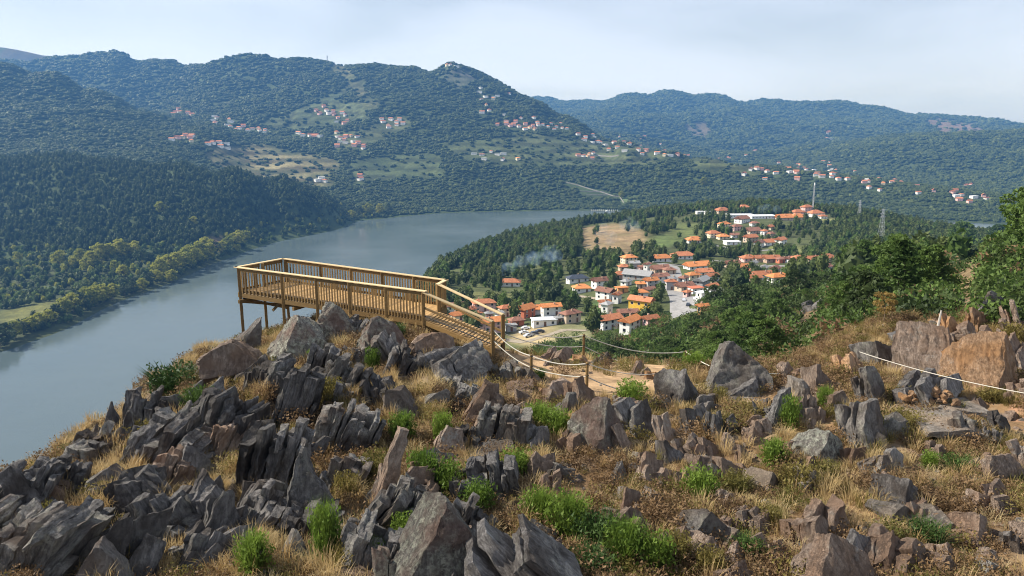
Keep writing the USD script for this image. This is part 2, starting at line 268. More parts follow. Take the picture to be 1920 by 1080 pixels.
# ---------------------------------------------------------------- land cover
PX, PY = proj(X, Y, H)
n1, n2 = nz(X, Y, 40, 4, 21), nz(X, Y, 9, 3, 22)
C = np.zeros(X.shape + (3,))
def paint(mask, col, var=0.25, n=n1, w=None):
    c = np.array(col)[None] * (1 + var * 2 * n[mask][:, None])
    k = np.ones(mask.sum())[:, None] if w is None else w[mask][:, None]
    C[mask] = C[mask] * (1 - k) + c * k
ALL = np.ones(X.shape, bool)
paint(ALL, (0.040, 0.056, 0.022), 0.6)
far = np.clip((D - 3600) / 1500, 0, 1)
nf = nz(X, Y, 300, 5, 30)
paint(D > 3300, (0.034, 0.045, 0.026), 1.0, nf, far)
paint((D > 4000) & (nz(X, Y, 900, 3, 33) > 0.07), (0.062, 0.048, 0.038), 0.4, nf, far * 0.7)
vil = (D > 220) & (D < 1100) & (PX > 830) & (PX < 1640) & (H > 60)
paint(vil, (0.065, 0.075, 0.030), 0.8, nz(X, Y, 25, 3, 41))
flat = (D > 640) & (D < 1250) & (PX < 420) & (H < 25)
paint(flat, (0.055, 0.066, 0.028), 0.5, nz(X, Y, 30, 3, 43))
FIELDS = [  # polygon in photo pixels, colour, nearest and farthest distance
    ([(0, 572), (40, 552), (110, 545), (150, 555), (90, 598), (40, 615), (0, 610)], (0.115, 0.115, 0.035), 600, 1000),
    ([(20, 535), (90, 522), (125, 530), (100, 545), (40, 552)], (0.06, 0.095, 0.06), 600, 1100),
    ([(380, 452), (420, 440), (420, 462), (400, 470)], (0.20, 0.13, 0.09), 900, 1400),
    ([(1085, 430), (1150, 418), (1210, 432), (1215, 462), (1180, 482), (1090, 470)], (0.22, 0.155, 0.085), 500, 1000),
    ([(1215, 445), (1250, 440), (1290, 452), (1240, 466), (1205, 462)], (0.085, 0.115, 0.036), 500, 1000),
    ([(1255, 418), (1330, 420), (1320, 440), (1262, 448)], (0.10, 0.12, 0.040), 500, 1100),
    ([(1440, 462), (1500, 462), (1560, 475), (1500, 480), (1440, 474)], (0.17, 0.18, 0.06), 450, 900),
    ([(1530, 408), (1585, 410), (1575, 422), (1535, 420)], (0.20, 0.20, 0.08), 700, 1000),
    ([(1390, 505), (1470, 503), (1480, 515), (1420, 518)], (0.07, 0.10, 0.032), 400, 700),
    ([(880, 548), (1000, 552), (1000, 572), (900, 575)], (0.16, 0.16, 0.06), 330, 600),
    ([(970, 618), (1045, 608), (1060, 632), (1000, 650), (950, 640)], (0.40, 0.30, 0.17), 240, 420),
    ([(1040, 590), (1115, 600), (1100, 640), (1030, 640)], (0.20, 0.19, 0.10), 240, 420),
    ([(1205, 500), (1290, 505), (1270, 530), (1200, 520)], (0.085, 0.11, 0.038), 400, 700),
    ([(1100, 570), (1130, 560), (1150, 600), (1110, 605)], (0.07, 0.115, 0.035), 300, 500),
    ([(620, 122), (645, 120), (715, 205), (690, 205)], (0.15, 0.14, 0.075), 2200, 3800),
    ([(590, 190), (680, 150), (688, 156), (600, 200)], (0.060, 0.080, 0.040), 2200, 3800),
    ([(825, 140), (870, 130), (900, 150), (860, 168)], (0.17, 0.16, 0.14), 2500, 3600),
    ([(480, 235), (580, 195), (680, 190), (690, 222), (560, 245)], (0.095, 0.115, 0.055), 2200, 3400),
    ([(380, 285), (480, 268), (640, 300), (620, 350), (520, 348), (400, 320)], (0.20, 0.175, 0.09), 1900, 2700),
    ([(620, 260), (760, 215), (770, 240), (660, 285)], (0.11, 0.12, 0.055), 2000, 3000),
    ([(650, 300), (830, 285), (830, 330), (660, 345)], (0.085, 0.105, 0.045), 1950, 2700),
    ([(820, 270), (1000, 250), (1250, 280), (1240, 310), (900, 312)], (0.090, 0.105, 0.045), 2000, 3000),
    ([(1290, 290), (1420, 305), (1420, 330), (1300, 318)], (0.10, 0.115, 0.040), 1900, 2800),
    ([(1170, 368), (1195, 368), (1195, 380), (1165, 378)], (0.14, 0.19, 0.08), 1800, 2400),
    ([(1285, 240), (1325, 225), (1330, 255), (1300, 258)], (0.16, 0.13, 0.10), 4000, 7000),
    ([(1730, 222), (1820, 228), (1850, 248), (1760, 250)], (0.15, 0.105, 0.085), 4000, 7000)]
fieldmask = np.zeros(X.shape, bool)
wob = 9 * nz(X, Y, 60, 3, 51)
for poly, col, d0, d1 in FIELDS:
    m = (D > d0) & (D < d1) & pip(poly, PX + wob * 2.2, PY + wob * 0.5)
    fieldmask |= m
    if d0 >= 1900 and d0 < 4000:
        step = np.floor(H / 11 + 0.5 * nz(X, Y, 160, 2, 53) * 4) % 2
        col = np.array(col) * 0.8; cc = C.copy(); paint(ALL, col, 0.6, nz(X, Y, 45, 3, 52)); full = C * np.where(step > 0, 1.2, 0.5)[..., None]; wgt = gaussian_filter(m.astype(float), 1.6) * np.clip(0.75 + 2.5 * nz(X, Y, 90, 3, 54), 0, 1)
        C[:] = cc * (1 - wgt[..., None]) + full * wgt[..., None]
    else: paint(gaussian_filter(m.astype(float), 1.0) > 0.02, col, 0.5, nz(X, Y, 0.02 * d0 + 6, 3, 52), np.clip(gaussian_filter(m.astype(float), 1.3), 0, 1) * np.clip(0.85 + 1.5 * nz(X, Y, 30, 3, 55), 0, 1))
fgm = D < 75
soil = nz(X, Y, 2.2, 4, 61); soil2 = nz(X, Y, 0.5, 3, 62)
paint(fgm, (0.190, 0.118, 0.060), 0.6, soil, fg)
rk = fgm & (nz(X, Y, 3.1, 3, 64) > -0.06) & (X < 0.5); paint(rk, (0.075, 0.064, 0.054), 0.6, soil2, fg * 0.85)
mm = fgm & (soil2 > 0.04); paint(mm, (0.22, 0.16, 0.10), 0.5, soil, fg * 0.7)
paint(fgm, (0.34, 0.225, 0.125), 0.8, soil2, np.clip(pathw * 1.2, 0, 1))
REDS = [([(1880, 690), (1920, 680), (2100, 680), (2100, 800), (1900, 790)], (0.30, 0.17, 0.10), 15, 45), ([(1775, 478), (1860, 470), (1850, 560), (1800, 575)], (0.16, 0.115, 0.06), 50, 170),
        ([(1490, 600), (1545, 548), (1572, 560), (1520, 625), (1440, 655), (1415, 642)], (0.13, 0.09, 0.05), 60, 230)]
for poly, col, d0, d1 in REDS:
    paint((D > d0) & (D < d1) & pip(poly, PX + 6 * soil * 10, PY), col, 0.5, soil)
C = np.clip(C, 0.008, 0.7)

nr, nc = X.shape
idx = np.arange(nr * nc).reshape(nr, nc)
a, b, c, d = idx[:-1, :-1], idx[:-1, 1:], idx[1:, 1:], idx[1:, :-1]
F = np.concatenate([np.stack([a, d, c], -1).reshape(-1, 3), np.stack([a, c, b], -1).reshape(-1, 3)])
look('ground_cover', {
    'at': ('attribute', dict(attribute='cover')), 'geo': ('geometry', {}),
    'n': ('noise_texture', dict(scale=0.11, detail=9.0, roughness=0.7)), 'n2': ('noise_texture', dict(scale=3.5, detail=8.0, roughness=0.7)),
    'r1': ('map_range', dict(from_min=0.3, from_max=0.7, to_min=0.6, to_max=1.4)), 'r2': ('map_range', dict(from_min=0.3, from_max=0.7, to_min=0.65, to_max=1.35)),
    'm': ('math', dict(math_type='multiply')), 'vm': ('vector_math', dict(vector_math_type='scale')), 'vs': ('hsv', {}),
    'b': ('bump', dict(strength=0.8, distance=0.06)), 'p': ('principled_bsdf', dict(roughness=0.95, specular_ior_level=0.1))},
    [('geo.position', 'n.vector'), ('geo.position', 'n2.vector'), ('n.fac', 'r1.value'), ('n2.fac', 'r2.value'), ('r1.result', 'm.value1'), ('r2.result', 'm.value2'),
     ('at.color', 'vs.color'), ('m.value', 'vs.value'), ('vs.color', 'p.base_color'), ('n2.fac', 'b.height'), ('b.normal', 'p.normal')])
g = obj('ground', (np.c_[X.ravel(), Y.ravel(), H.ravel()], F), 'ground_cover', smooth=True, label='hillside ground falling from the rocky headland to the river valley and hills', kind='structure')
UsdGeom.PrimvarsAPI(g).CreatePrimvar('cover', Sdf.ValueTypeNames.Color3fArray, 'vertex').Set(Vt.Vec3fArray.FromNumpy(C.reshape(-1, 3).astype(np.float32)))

# ---------------------------------------------------------------- river
look('river_water', {
    'geo': ('geometry', {}), 'map': ('mapping', dict(scale=(0.05, 0.11, 1.0), rotation=(0, 0, 0.4))), 'n': ('noise_texture', dict(scale=1.0, detail=6.0, roughness=0.6)),
    'n3': ('noise_texture', dict(scale=0.0045, detail=3.0)), 'r': ('rgb_ramp', dict(ramp=[(0.3, (0.062, 0.086, 0.090)), (0.7, (0.082, 0.108, 0.112))])),
    'rr': ('map_range', dict(from_min=0.35, from_max=0.65, to_min=0.10, to_max=0.2)),
    'b': ('bump', dict(strength=0.25, distance=0.4)), 'p': ('principled_bsdf', dict(ior=1.33, specular_ior_level=0.5))},
    [('geo.position', 'map.vector'), ('map.vector', 'n.vector'), ('n.fac', 'b.height'), ('b.normal', 'p.normal'), ('geo.position', 'n3.vector'), ('n3.fac', 'r.fac'), ('r.color', 'p.base_color'), ('n3.fac', 'rr.value'), ('rr.result', 'p.roughness')])
obj('river', (np.array([[-2600, 60, 0], [2600, 60, 0], [2600, 2400, 0], [-2600, 2400, 0]], float), [[0, 1, 2], [0, 2, 3]]), 'river_water', label='calm grey green river bending through the valley', kind='structure')

# ---------------------------------------------------------------- wooden lookout deck
def box_between(p, q, w, h, up=(0, 0, 1)):
    """a square-edged beam from p to q, w wide and h high, with a small chamfer along its edges"""
    p, q = np.asarray(p, float), np.asarray(q, float); ax = q - p; L = np.linalg.norm(ax); ax /= L
    s = np.cross(ax, up); s /= np.linalg.norm(s); u = np.cross(s, ax); c = min(w, h) * 0.12
    a, b = w / 2, h / 2
    ring = [(-a + c, -b), (a - c, -b), (a, -b + c), (a, b - c), (a - c, b), (-a + c, b), (-a, b - c), (-a, -b + c)]
    V = [p + s * x + u * y for x, y in ring] + [q + s * x + u * y for x, y in ring]
    Fc = [[i, (i + 1) % 8, (i + 1) % 8 + 8] for i in range(8)] + [[i, (i + 1) % 8 + 8, i + 8] for i in range(8)]
    Fc += [[0, i + 1, i] for i in range(1, 7)] + [[8, 8 + i, 9 + i] for i in range(1, 7)]
    return np.array(V), np.array(Fc)
def joinm(ms):
    vs, fs, n = [], [], 0
    for v, f in ms:
        vs.append(np.asarray(v)); fs.append(np.asarray(f) + n); n += len(v)
    return np.vstack(vs), np.vstack(fs)
def wood(name, c1, c2):
    look(name, {'tc': ('geometry', {}), 'map': ('mapping', dict(scale=(2.0, 2.0, 9.0))), 'n': ('noise_texture', dict(scale=2.2, detail=7.0, roughness=0.65, distortion=0.7)), 'oi': ('object_info', {}), 'isl': ('map_range', dict(to_min=0.66, to_max=1.24)),
                'r': ('rgb_ramp', dict(ramp=[(0.3, c1), (0.7, c2)])), 'h': ('hsv', {}), 'b': ('bump', dict(strength=0.25, distance=0.01)), 'p': ('principled_bsdf', dict(roughness=0.6, specular_ior_level=0.35))},
         [('tc.position', 'map.vector'), ('map.vector', 'n.vector'), ('n.fac', 'r.fac'), ('r.color', 'h.color'), ('oi.random', 'isl.value'), ('isl.result', 'h.value'), ('h.color', 'p.base_color'), ('n.fac', 'b.height'), ('b.normal', 'p.normal')])
wood('pine_wood', (0.130, 0.076, 0.024), (0.205, 0.125, 0.044))
wood('deck_wood', (0.28, 0.165, 0.064), (0.40, 0.25, 0.10))
wood('pale_wood', (0.46, 0.335, 0.165), (0.60, 0.455, 0.25))
look('steel_cable', {'p': ('principled_bsdf', dict(base_color=(0.05, 0.045, 0.04), metallic=0.6, roughness=0.5))}, [])
deck = thing('lookout_deck', label='wooden lookout deck with slatted railing on the rock tip above the river', cat='viewing platform')
DP = path_of(deck)
def dk(s, t, z=0.0):
    p = (dA * (1 - s) + dD * s) * (1 - t) + (dB * (1 - s) + dC * s) * t; return np.array([p[0], p[1], z])
def s_of(px, t):
    best = min(np.linspace(-0.02, 1.02, 417), key=lambda s: abs(proj(*dk(s, t, RZ))[0] - px)); return float(best)
nearS = [0.012] + [s_of(x, 0) for x in (527, 592, 653, 722)] + [0.992]
farS = [0.012] + [s_of(x, 1) for x in (600, 657, 716, 775)] + [0.992]
def post(s, t, top=RZ - 0.04, bottom=None, w=0.115):
    p = dk(s, t); g0 = float(hz(p[0], p[1])) - 0.25 if bottom is None else bottom
    obj('post', box_between((p[0], p[1], g0), (p[0], p[1], top), w, w, (1, 0.3, 0)), 'pine_wood', DP)
for s in nearS: post(s, 0.0)
for s in farS: post(s, 1.0)
post(0.012, 0.5); 
EDG = [((0, 0), (1, 0), nearS), ((0, 1), (1, 1), farS), ((0, 0), (0, 1), None)]
tE = 0.62                                                    # the end rail stops at the ramp's far side
def slat_run(p0, p1, nslat, inward):
    p0, p1 = np.array(p0), np.array(p1)
    for k in range(nslat):
        p = p0 + (p1 - p0) * (k + 0.5) / nslat; x, y = dk(*p)[:2] + inward
        obj('slat', box_between((x, y, FZ - 0.02), (x, y, RZ - 0.17), 0.062, 0.022, tuple(nrm_out)), 'pine_wood', DP)
for (a0, a1, ss, npr) in [((0, 0), (1, 0), nearS, 11), ((0, 1), (1, 1), farS, 11), ((0, 0), (0, 1), [0.0, 0.5, 1.0], 8), ((1, tE), (1, 1), [tE, 1.0], 5)]:
    a0, a1 = np.array(a0, float), np.array(a1, float); along = ss
    A_, B_ = dk(*a0), dk(*a1); dirv = (B_ - A_)[:2] / np.linalg.norm((B_ - A_)[:2]); nrm_out = np.array([dirv[1], -dirv[0], 0.0])
    if ss in (nearS, farS): pts_ = [np.array([q, a0[1]]) for q in ss]
    else: pts_ = [np.array([a0[0], q]) for q in ss]
    ends = [dk(*p) for p in pts_]
    e0, e1 = dk(*a0), dk(*a1); ext = np.r_[dirv * 0.07, 0]
    obj('handrail', box_between(np.r_[e0[:2], RZ - 0.018] - ext, np.r_[e1[:2], RZ - 0.018] + ext, 0.15, 0.038), 'pale_wood', DP)
    for p, q in zip(pts_[:-1], pts_[1:]):
        P0, P1 = dk(*p), dk(*q); m = np.r_[dirv * 0.06, 0]
        obj('rail_board', box_between(np.r_[P0[:2], RZ - 0.115] + m, np.r_[P1[:2], RZ - 0.115] - m, 0.035, 0.13), 'pine_wood', DP)
        obj('bottom_rail', box_between(np.r_[P0[:2], FZ + 0.06] + m, np.r_[P1[:2], FZ + 0.06] - m, 0.03, 0.09), 'pine_wood', DP)
        inset = 0.07 / np.linalg.norm((P1 - P0)[:2])
        slat_run(p + (q - p) * inset, p + (q - p) * (1 - inset), npr, nrm_out[:2] * 0.032)
    obj('edge_beam', box_between(np.r_[e0[:2], FZ - 0.13], np.r_[e1[:2], FZ - 0.13], 0.05, 0.2), 'pine_wood', DP)
for k in range(62):
    s0 = (k + 0.5) / 62
    obj('deck_board', box_between(dk(s0, 0.012, FZ - 0.012), dk(s0, 0.988, FZ - 0.012), 0.138, 0.026), 'deck_wood', DP)
for t in (0.25, 0.5, 0.75): obj('joist', box_between(dk(0.005, t, FZ - 0.13), dk(0.995, t, FZ - 0.13), 0.06, 0.18), 'pine_wood', DP)
for (s0, t0, z0, s1, t1, z1) in [(0.012, 0.03, FZ - 0.42, 0.1, 0.97, FZ - 0.98), (0.012, 0.97, FZ - 1.15, 0.012, 0.05, FZ - 0.3), (0.155, 0.5, FZ - 0.28, 0.06, 0.5, FZ - 0.98)]:
    obj('brace', box_between(dk(s0, t0, z0), dk(s1, t1, z1), 0.05, 0.11), 'pine_wood', DP)
obj('cross_beam', box_between(dk(0.03, -0.1, FZ - 0.36), dk(0.03, 1.1, FZ - 0.36), 0.1, 0.14), 'pine_wood', DP)
obj('cross_beam', box_between(dk(0.33, -0.02, FZ - 0.36), dk(0.33, 1.02, FZ - 0.36), 0.1, 0.14), 'pine_wood', DP)
# ramp down to the path
nb, fb = at(924, 655, 23.0), at(943, 647, 24.1)
ntop, ftop = at(924, 603, 23.0), at(943, 590, 24.1); ntop[:2] = nb[:2]; ftop[:2] = fb[:2]
r0, r1 = dk(1.0, 0.0, FZ), dk(1.0, tE, FZ)
for p, q in ((nb, ntop), (fb, ftop)):
    gz = float(hz(p[0], p[1])); obj('post', box_between((p[0], p[1], min(p[2], gz) - 0.3), q, 0.12, 0.12, (1, 0.3, 0)), 'pine_wood', DP)
n0, f0 = nb + (0, 0, 0.06), fb + (0, 0, 0.06 + nb[2] - fb[2])
NRB = max(20, int(np.linalg.norm(n0 - r0) / 0.131))
for k in range(NRB + 1):
    w = (k + 0.5) / NRB
    obj('ramp_board', box_between(r0 + (n0 - r0) * w + (0, 0, -0.012), r1 + (f0 - r1) * w + (0, 0, -0.012), 0.125, 0.026), 'deck_wood', DP)
for p, q in ((r0, n0), (r1, f0)): obj('stringer', box_between(p + (0, 0, -0.12), p + (q - p) * 1.02 + (0, 0, -0.12), 0.05, 0.17), 'pine_wood', DP)
E_ = dk(1.0, tE)
obj('post', box_between((E_[0], E_[1], FZ - 0.4), (E_[0], E_[1], RZ - 0.04), 0.115, 0.115, (1, .3, 0)), 'pine_wood', DP)
D_ = dk(0.992, 0.0)
obj('ramp_handrail', box_between((D_[0], D_[1], RZ - 0.06), ntop + (0, 0, 0.0), 0.13, 0.045), 'pale_wood', DP)
obj('ramp_handrail', box_between((E_[0], E_[1], RZ - 0.02), ftop + (0, 0, 0.0), 0.13, 0.045), 'pale_wood', DP)
obj('ramp_midrail', box_between((D_[0], D_[1], FZ + 0.42), nb * 0.56 + ntop * 0.44, 0.04, 0.08), 'pine_wood', DP)
obj('ramp_midrail', box_between((E_[0], E_[1], FZ + 0.42), fb * 0.56 + ftop * 0.44, 0.04, 0.08), 'pine_wood', DP)
obj('toe_rail', box_between((D_[0], D_[1], FZ + 0.13), nb * 0.83 + ntop * 0.17, 0.04, 0.03), 'steel_cable', DP)

# ---------------------------------------------------------------- rope fence along the path
def tube(points, r, sides=6):
    import common
    return common.tube(points, r, sides)
def tube(points, r, sides=6):
    p = np.asarray(points, float); t = np.gradient(p, axis=0); t /= np.linalg.norm(t, axis=1, keepdims=True) + 1e-12
    a = np.cross(t, np.where(np.abs(t[:, 2:]) < 0.9, [0, 0, 1.0], [1.0, 0, 0])); a /= np.linalg.norm(a, axis=1, keepdims=True) + 1e-12
    b = np.cross(t, a); an = np.arange(sides) * 2 * np.pi / sides; rr = np.broadcast_to(r, (len(p),))
    v = p[:, None] + rr[:, None, None] * (np.cos(an)[None, :, None] * a[:, None] + np.sin(an)[None, :, None] * b[:, None])
    i, j = np.meshgrid(np.arange(len(p) - 1), np.arange(sides), indexing='ij')
    q = np.stack([i * sides + j, i * sides + (j + 1) % sides, (i + 1) * sides + (j + 1) % sides, (i + 1) * sides + j], -1).reshape(-1, 4)
    f = np.vstack([q[:, [0, 1, 2]], q[:, [0, 2, 3]]])
    k = len(p); caps = [[0, s + 1, s] for s in range(1, sides - 1)] + [[(k - 1) * sides, (k - 1) * sides + s, (k - 1) * sides + s + 1] for s in range(1, sides - 1)]
    return v.reshape(-1, 3), np.vstack([f, caps])
nmat('rope_fibre', [(0.3, (0.34, 0.31, 0.25)), (0.7, (0.58, 0.54, 0.45))], 30, 0.9, coord='world')
def fence_post(px, py, h, label, Y=None):
    p = gp(px, py, dmax=60) if Y is None else at(px, py, Y)
    t = thing('fence_post', p, label=label, cat='post')
    obj('pole', tube([(0, 0, -0.3), (0, 0, h * 0.5), (0, 0, h - 0.015), (0, 0, h)], [0.048, 0.047, 0.046, 0.036], 10), 'pine_wood', path_of(t), smooth=50)
    for zz_ in (h * 0.94, h * 0.55): obj('rope_eye', tube([(0.05 * math.cos(u), 0.05 * math.sin(u), zz_) for u in np.linspace(0, 6.2832, 13)], 0.012, 5), 'steel_cable', path_of(t), smooth=True)
    return p, h
fp1 = fence_post(996, 714, 0.86, 'short wooden rope post nearest the foot of the deck ramp')
fp2 = fence_post(1100, 734, 0.92, 'wooden rope post in front of the sandy path, left of the bushy rock')
fp3 = fence_post(1094, 672, 0.92, 'wooden rope post behind the sandy path beside the stacked stones', Y=25.6)
fp4 = fence_post(1284, 700, 0.9, 'wooden rope post half hidden behind the grey rock at the end of the path', Y=26.5)
def rope(a, b, sag, label, r=0.017):
    a, b = np.asarray(a, float), np.asarray(b, float); t = np.linspace(0, 1, 22)[:, None]
    pts_ = a + (b - a) * t; pts_[:, 2] -= (4 * t * (1 - t))[:, 0] * sag
    return obj('rope', tube(pts_, r, 6), 'rope_fibre', smooth=True, label=label, cat='rope')
def hi(fp, k): return fp[0] + np.array([0, 0, fp[1] * k])
rope(nb * 0.27 + ntop * 0.73, hi(fp1, 0.95), 0.16, 'upper rope from the ramp post to the first path post')
rope(nb * 0.66 + ntop * 0.34, hi(fp1, 0.5), 0.10, 'lower rope from the ramp post to the first path post')
rope(hi(fp1, 0.95), hi(fp2, 0.95), 0.13, 'upper rope between the two posts in front of the path')
rope(hi(fp1, 0.5), hi(fp2, 0.5), 0.08, 'lower rope between the two posts in front of the path')
e1 = gp(1238, 708, dmax=60); rope(hi(fp2, 0.95), e1 + (0, 0, 0.15), 0.16, 'rope from the front path post to the dark rounded rock')
e2 = gp(1212, 742, dmax=60); rope(hi(fp2, 0.5), e2 + (0, 0, 0.05), 0.1, 'low rope from the front path post into the green bush')
rope(fb * 0.25 + ftop * 0.75, hi(fp3, 0.95), 0.26, 'upper rope from the far ramp post over the back of the path')
rope(fb * 0.6 + ftop * 0.4, hi(fp3, 0.5), 0.2, 'lower rope from the far ramp post along the back of the path')
rope(hi(fp3, 0.95), hi(fp4, 0.95), 0.28, 'upper rope behind the path dipping toward the big grey rock')
e3 = at(1236, 694, 25.2); rope(hi(fp3, 0.5), e3, 0.14, 'lower rope behind the path ending at the orange stone')
rope(hi(fp4, 0.95), at(1330, 686, 23.0), 0.03, 'short rope piece between the hidden post and the triangular rock')
rope(at(1425, 700, 22.0), at(1512, 698, 22.4), 0.03, 'taut rope between the triangular grey rock and the brown rock')
rope(at(1612, 660, 22.5), at(2010, 752, 16.5), 0.14, 'long pale rope slung from the tall rock to the right picture edge', 0.012)

# ---------------------------------------------------------------- rocks
def rock_look(name, dark, mid, light, lichen, lich_amt, stain=None):
    n = {'tc': ('texture_coordinate', {}), 'oi': ('object_info', {}), 'off': ('vector_math', dict(math_type='scale', vector1=(37.0, 23.0, 51.0))), 'add': ('vector_math', dict(math_type='add')),
         'm1': ('mapping', dict(scale=(8.0, 15.0, 1.5))), 'n1': ('noise_texture', dict(scale=1.3, detail=8.0, roughness=0.72, distortion=0.35)),
         'n2': ('noise_texture', dict(scale=1.7, detail=7.0, roughness=0.7)), 'n3': ('noise_texture', dict(scale=9.0, detail=7.0, roughness=0.8)),
         'r1': ('rgb_ramp', dict(ramp=[(0.30, dark), (0.5, mid), (0.72, light)])), 'r2': ('map_range', dict(from_min=0.56 - lich_amt, from_max=0.66 - lich_amt, to_min=0.0, to_max=0.85, clamp=True)),
         'r3': ('map_range', dict(from_min=0.46, from_max=0.56, clamp=True)), 'mul': ('math', dict(math_type='multiply')), 'mx': ('mix', dict(mix_type='mix', color2=lichen)),
         'mc': ('mapping', dict(scale=(1.0, 2.6, 1.0))), 'dd': ('vector_math', dict(math_type='multiply_add', vector2=(0.8, 0.8, 0.8))),
         'vc': ('voronoi_texture', dict(feature='distance_to_edge', scale=2.3)), 'rc': ('map_range', dict(from_min=0.0, from_max=0.055, to_min=0.62, to_max=1.0, clamp=True)), 'vf': ('voronoi_texture', dict(feature='distance_to_edge', scale=8.0)), 'rf': ('map_range', dict(from_min=0.0, from_max=0.08, to_min=0.80, to_max=1.0, clamp=True)),
         'mm': ('math', dict(math_type='multiply')), 'mk': ('math', dict(math_type='multiply')), 'bm2': ('math', dict(math_type='add')), 'mv': ('map_range', dict(to_min=0.72, to_max=1.28)), 'h': ('hsv', {}), 'bm': ('math', dict(math_type='add')),
         'b': ('bump', dict(strength=1.0, distance=0.07)), 'gg': ('geometry', {}), 'pe': ('map_range', dict(from_min=0.515, from_max=0.60, to_min=0.0, to_max=0.55, clamp=True)), 'mxe': ('mix', dict(mix_type='mix', color2=light)), 'p': ('principled_bsdf', dict(roughness=0.85, specular_ior_level=0.25))}
    l = [('oi.random', 'off.scale'), ('tc.object', 'add.vector1'), ('off.vector', 'add.vector2'), ('add.vector', 'm1.vector'), ('m1.vector', 'n1.vector'), ('add.vector', 'n2.vector'), ('add.vector', 'n3.vector'), ('n1.fac', 'r1.fac'),
         ('n2.fac', 'r2.value'), ('n3.fac', 'r3.value'), ('r2.result', 'mul.value1'), ('r3.result', 'mul.value2'), ('mul.value', 'mx.fac'), ('r1.color', 'mx.color1'),
         ('oi.random', 'mv.value'), ('n3.color', 'dd.vector1'), ('add.vector', 'dd.vector3'), ('dd.vector', 'mc.vector'), ('mc.vector', 'vc.vector'), ('mc.vector', 'vf.vector'), ('vc.distance', 'rc.value'), ('vf.distance', 'rf.value'), ('rc.result', 'mm.value1'), ('rf.result', 'mm.value2'), ('mm.value', 'mk.value1'), ('mv.result', 'mk.value2'), ('mk.value', 'h.value'), ('n1.fac', 'bm.value1'), ('n3.fac', 'bm.value2'), ('bm.value', 'bm2.value1'), ('mm.value', 'bm2.value2'), ('bm2.value', 'b.height'), ('b.normal', 'p.normal')]
    last = 'mx.color'
    if stain:
        n['n4'] = ('noise_texture', dict(scale=0.9, detail=5.0)); n['r4'] = ('map_range', dict(from_min=0.46, from_max=0.6, to_max=0.8, clamp=True)); n['mx2'] = ('mix', dict(mix_type='mix', color2=stain))
        l += [('add.vector', 'n4.vector'), ('n4.fac', 'r4.value'), ('r4.result', 'mx2.fac'), (last, 'mx2.color1')]; last = 'mx2.color'
    l += [('gg.pointiness', 'pe.value'), ('pe.result', 'mxe.fac'), (last, 'mxe.color1'), ('mxe.color', 'h.color'), ('h.color', 'p.base_color')]
    look(name, n, l)
rock_look('dark_schist', (0.055, 0.050, 0.047), (0.220, 0.202, 0.188), (0.46, 0.43, 0.395), (0.38, 0.36, 0.30), 0.07, (0.055, 0.040, 0.030))
rock_look('grey_schist', (0.068, 0.060, 0.054), (0.265, 0.238, 0.212), (0.50, 0.455, 0.405), (0.42, 0.40, 0.32), 0.09, (0.15, 0.105, 0.075))
rock_look('rosy_schist', (0.12, 0.084, 0.062), (0.37, 0.27, 0.20), (0.60, 0.475, 0.37), (0.44, 0.42, 0.37), 0.02, (0.30, 0.185, 0.115))
rock_look('orange_schist', (0.20, 0.115, 0.06), (0.46, 0.28, 0.155), (0.64, 0.44, 0.28), (0.50, 0.43, 0.35), 0.0, (0.44, 0.235, 0.10))
rock_look('pale_quartz', (0.10, 0.08, 0.065), (0.32, 0.27, 0.22), (0.52, 0.47, 0.41), (0.13, 0.12, 0.11), 0.05, (0.45, 0.34, 0.24))
rock_look('lichen_schist', (0.045, 0.040, 0.034), (0.18, 0.16, 0.135), (0.36, 0.33, 0.28), (0.46, 0.46, 0.36), 0.17, (0.20, 0.12, 0.09))
TONE = dict(L='lichen_schist', D='dark_schist', G='grey_schist', P='rosy_schist', O='orange_schist', W='pale_quartz')
def hull_piece(w, h, d, rng, kind):
    """one block of rock: an uneven polygon face (x across, z up) of thickness d (y), with chamfered corners"""
    hs = []
    def plane(nx, ny, nz_, off):
        L = math.sqrt(nx * nx + ny * ny + nz_ * nz_); hs.append((nx / L, ny / L, nz_ / L, -off / L))
    j = lambda s=0.12: rng.uniform(-s, s)
    sk = j(0.25)
    plane(1, j(), sk + j(0.1), 0.5 * w * rng.uniform(0.9, 1.0)); plane(-1, j(), -sk + j(0.1), 0.5 * w * rng.uniform(0.9, 1.0))
    plane(j(.06), 1, j(.06), 0.5 * d); plane(j(.06), -1, j(.06), 0.5 * d)
    plane(j(), j(), -1, 0.55 * h)
    if kind == 't':
        k = rng.uniform(-0.34, 0.0) * w; plane(0.72 * h, j(.1) * h, 0.5 * w - k, h * (0.22 * k + 0.25 * w)); plane(-0.8 * h, j(.1) * h, 0.5 * w + k, h * (0.25 * w - 0.3 * k)); plane(j(), j(), 1, 0.46 * h)
    else:
        plane(j(0.4) * (0.5 if kind == 'e' else 1), j(0.25), 1, 0.47 * h)
        for _ in range({'r': 4, 'e': int(rng.random() < 0.35)}.get(kind, 1)):
            s = rng.choice([-1, 1]); plane(s * h * rng.uniform(.6, 1.1), j(.5) * h, w * rng.uniform(.6, 1.1), 0.40 * w * h * rng.uniform(0.95, 1.35))
    for _ in range({'r': 12, 'e': 1}.get(kind, 2)):
        v = rng.normal(size=3); v /= np.linalg.norm(v); r = np.abs(v) @ np.array([w, d, h]) * 0.5
        plane(*v, r * rng.uniform(0.80, 0.95) if kind != 'r' else r * rng.uniform(0.64, 0.80))
    pts_ = HalfspaceIntersection(np.array(hs), np.zeros(3)).intersections
    m = trimesh.Trimesh(pts_, ConvexHull(pts_).simplices, process=True); m.fix_normals()
    return m
def tri_noise(q, s): return np.stack([meshkit.noise(q, s + a) for a in range(3)], -1) - 0.5
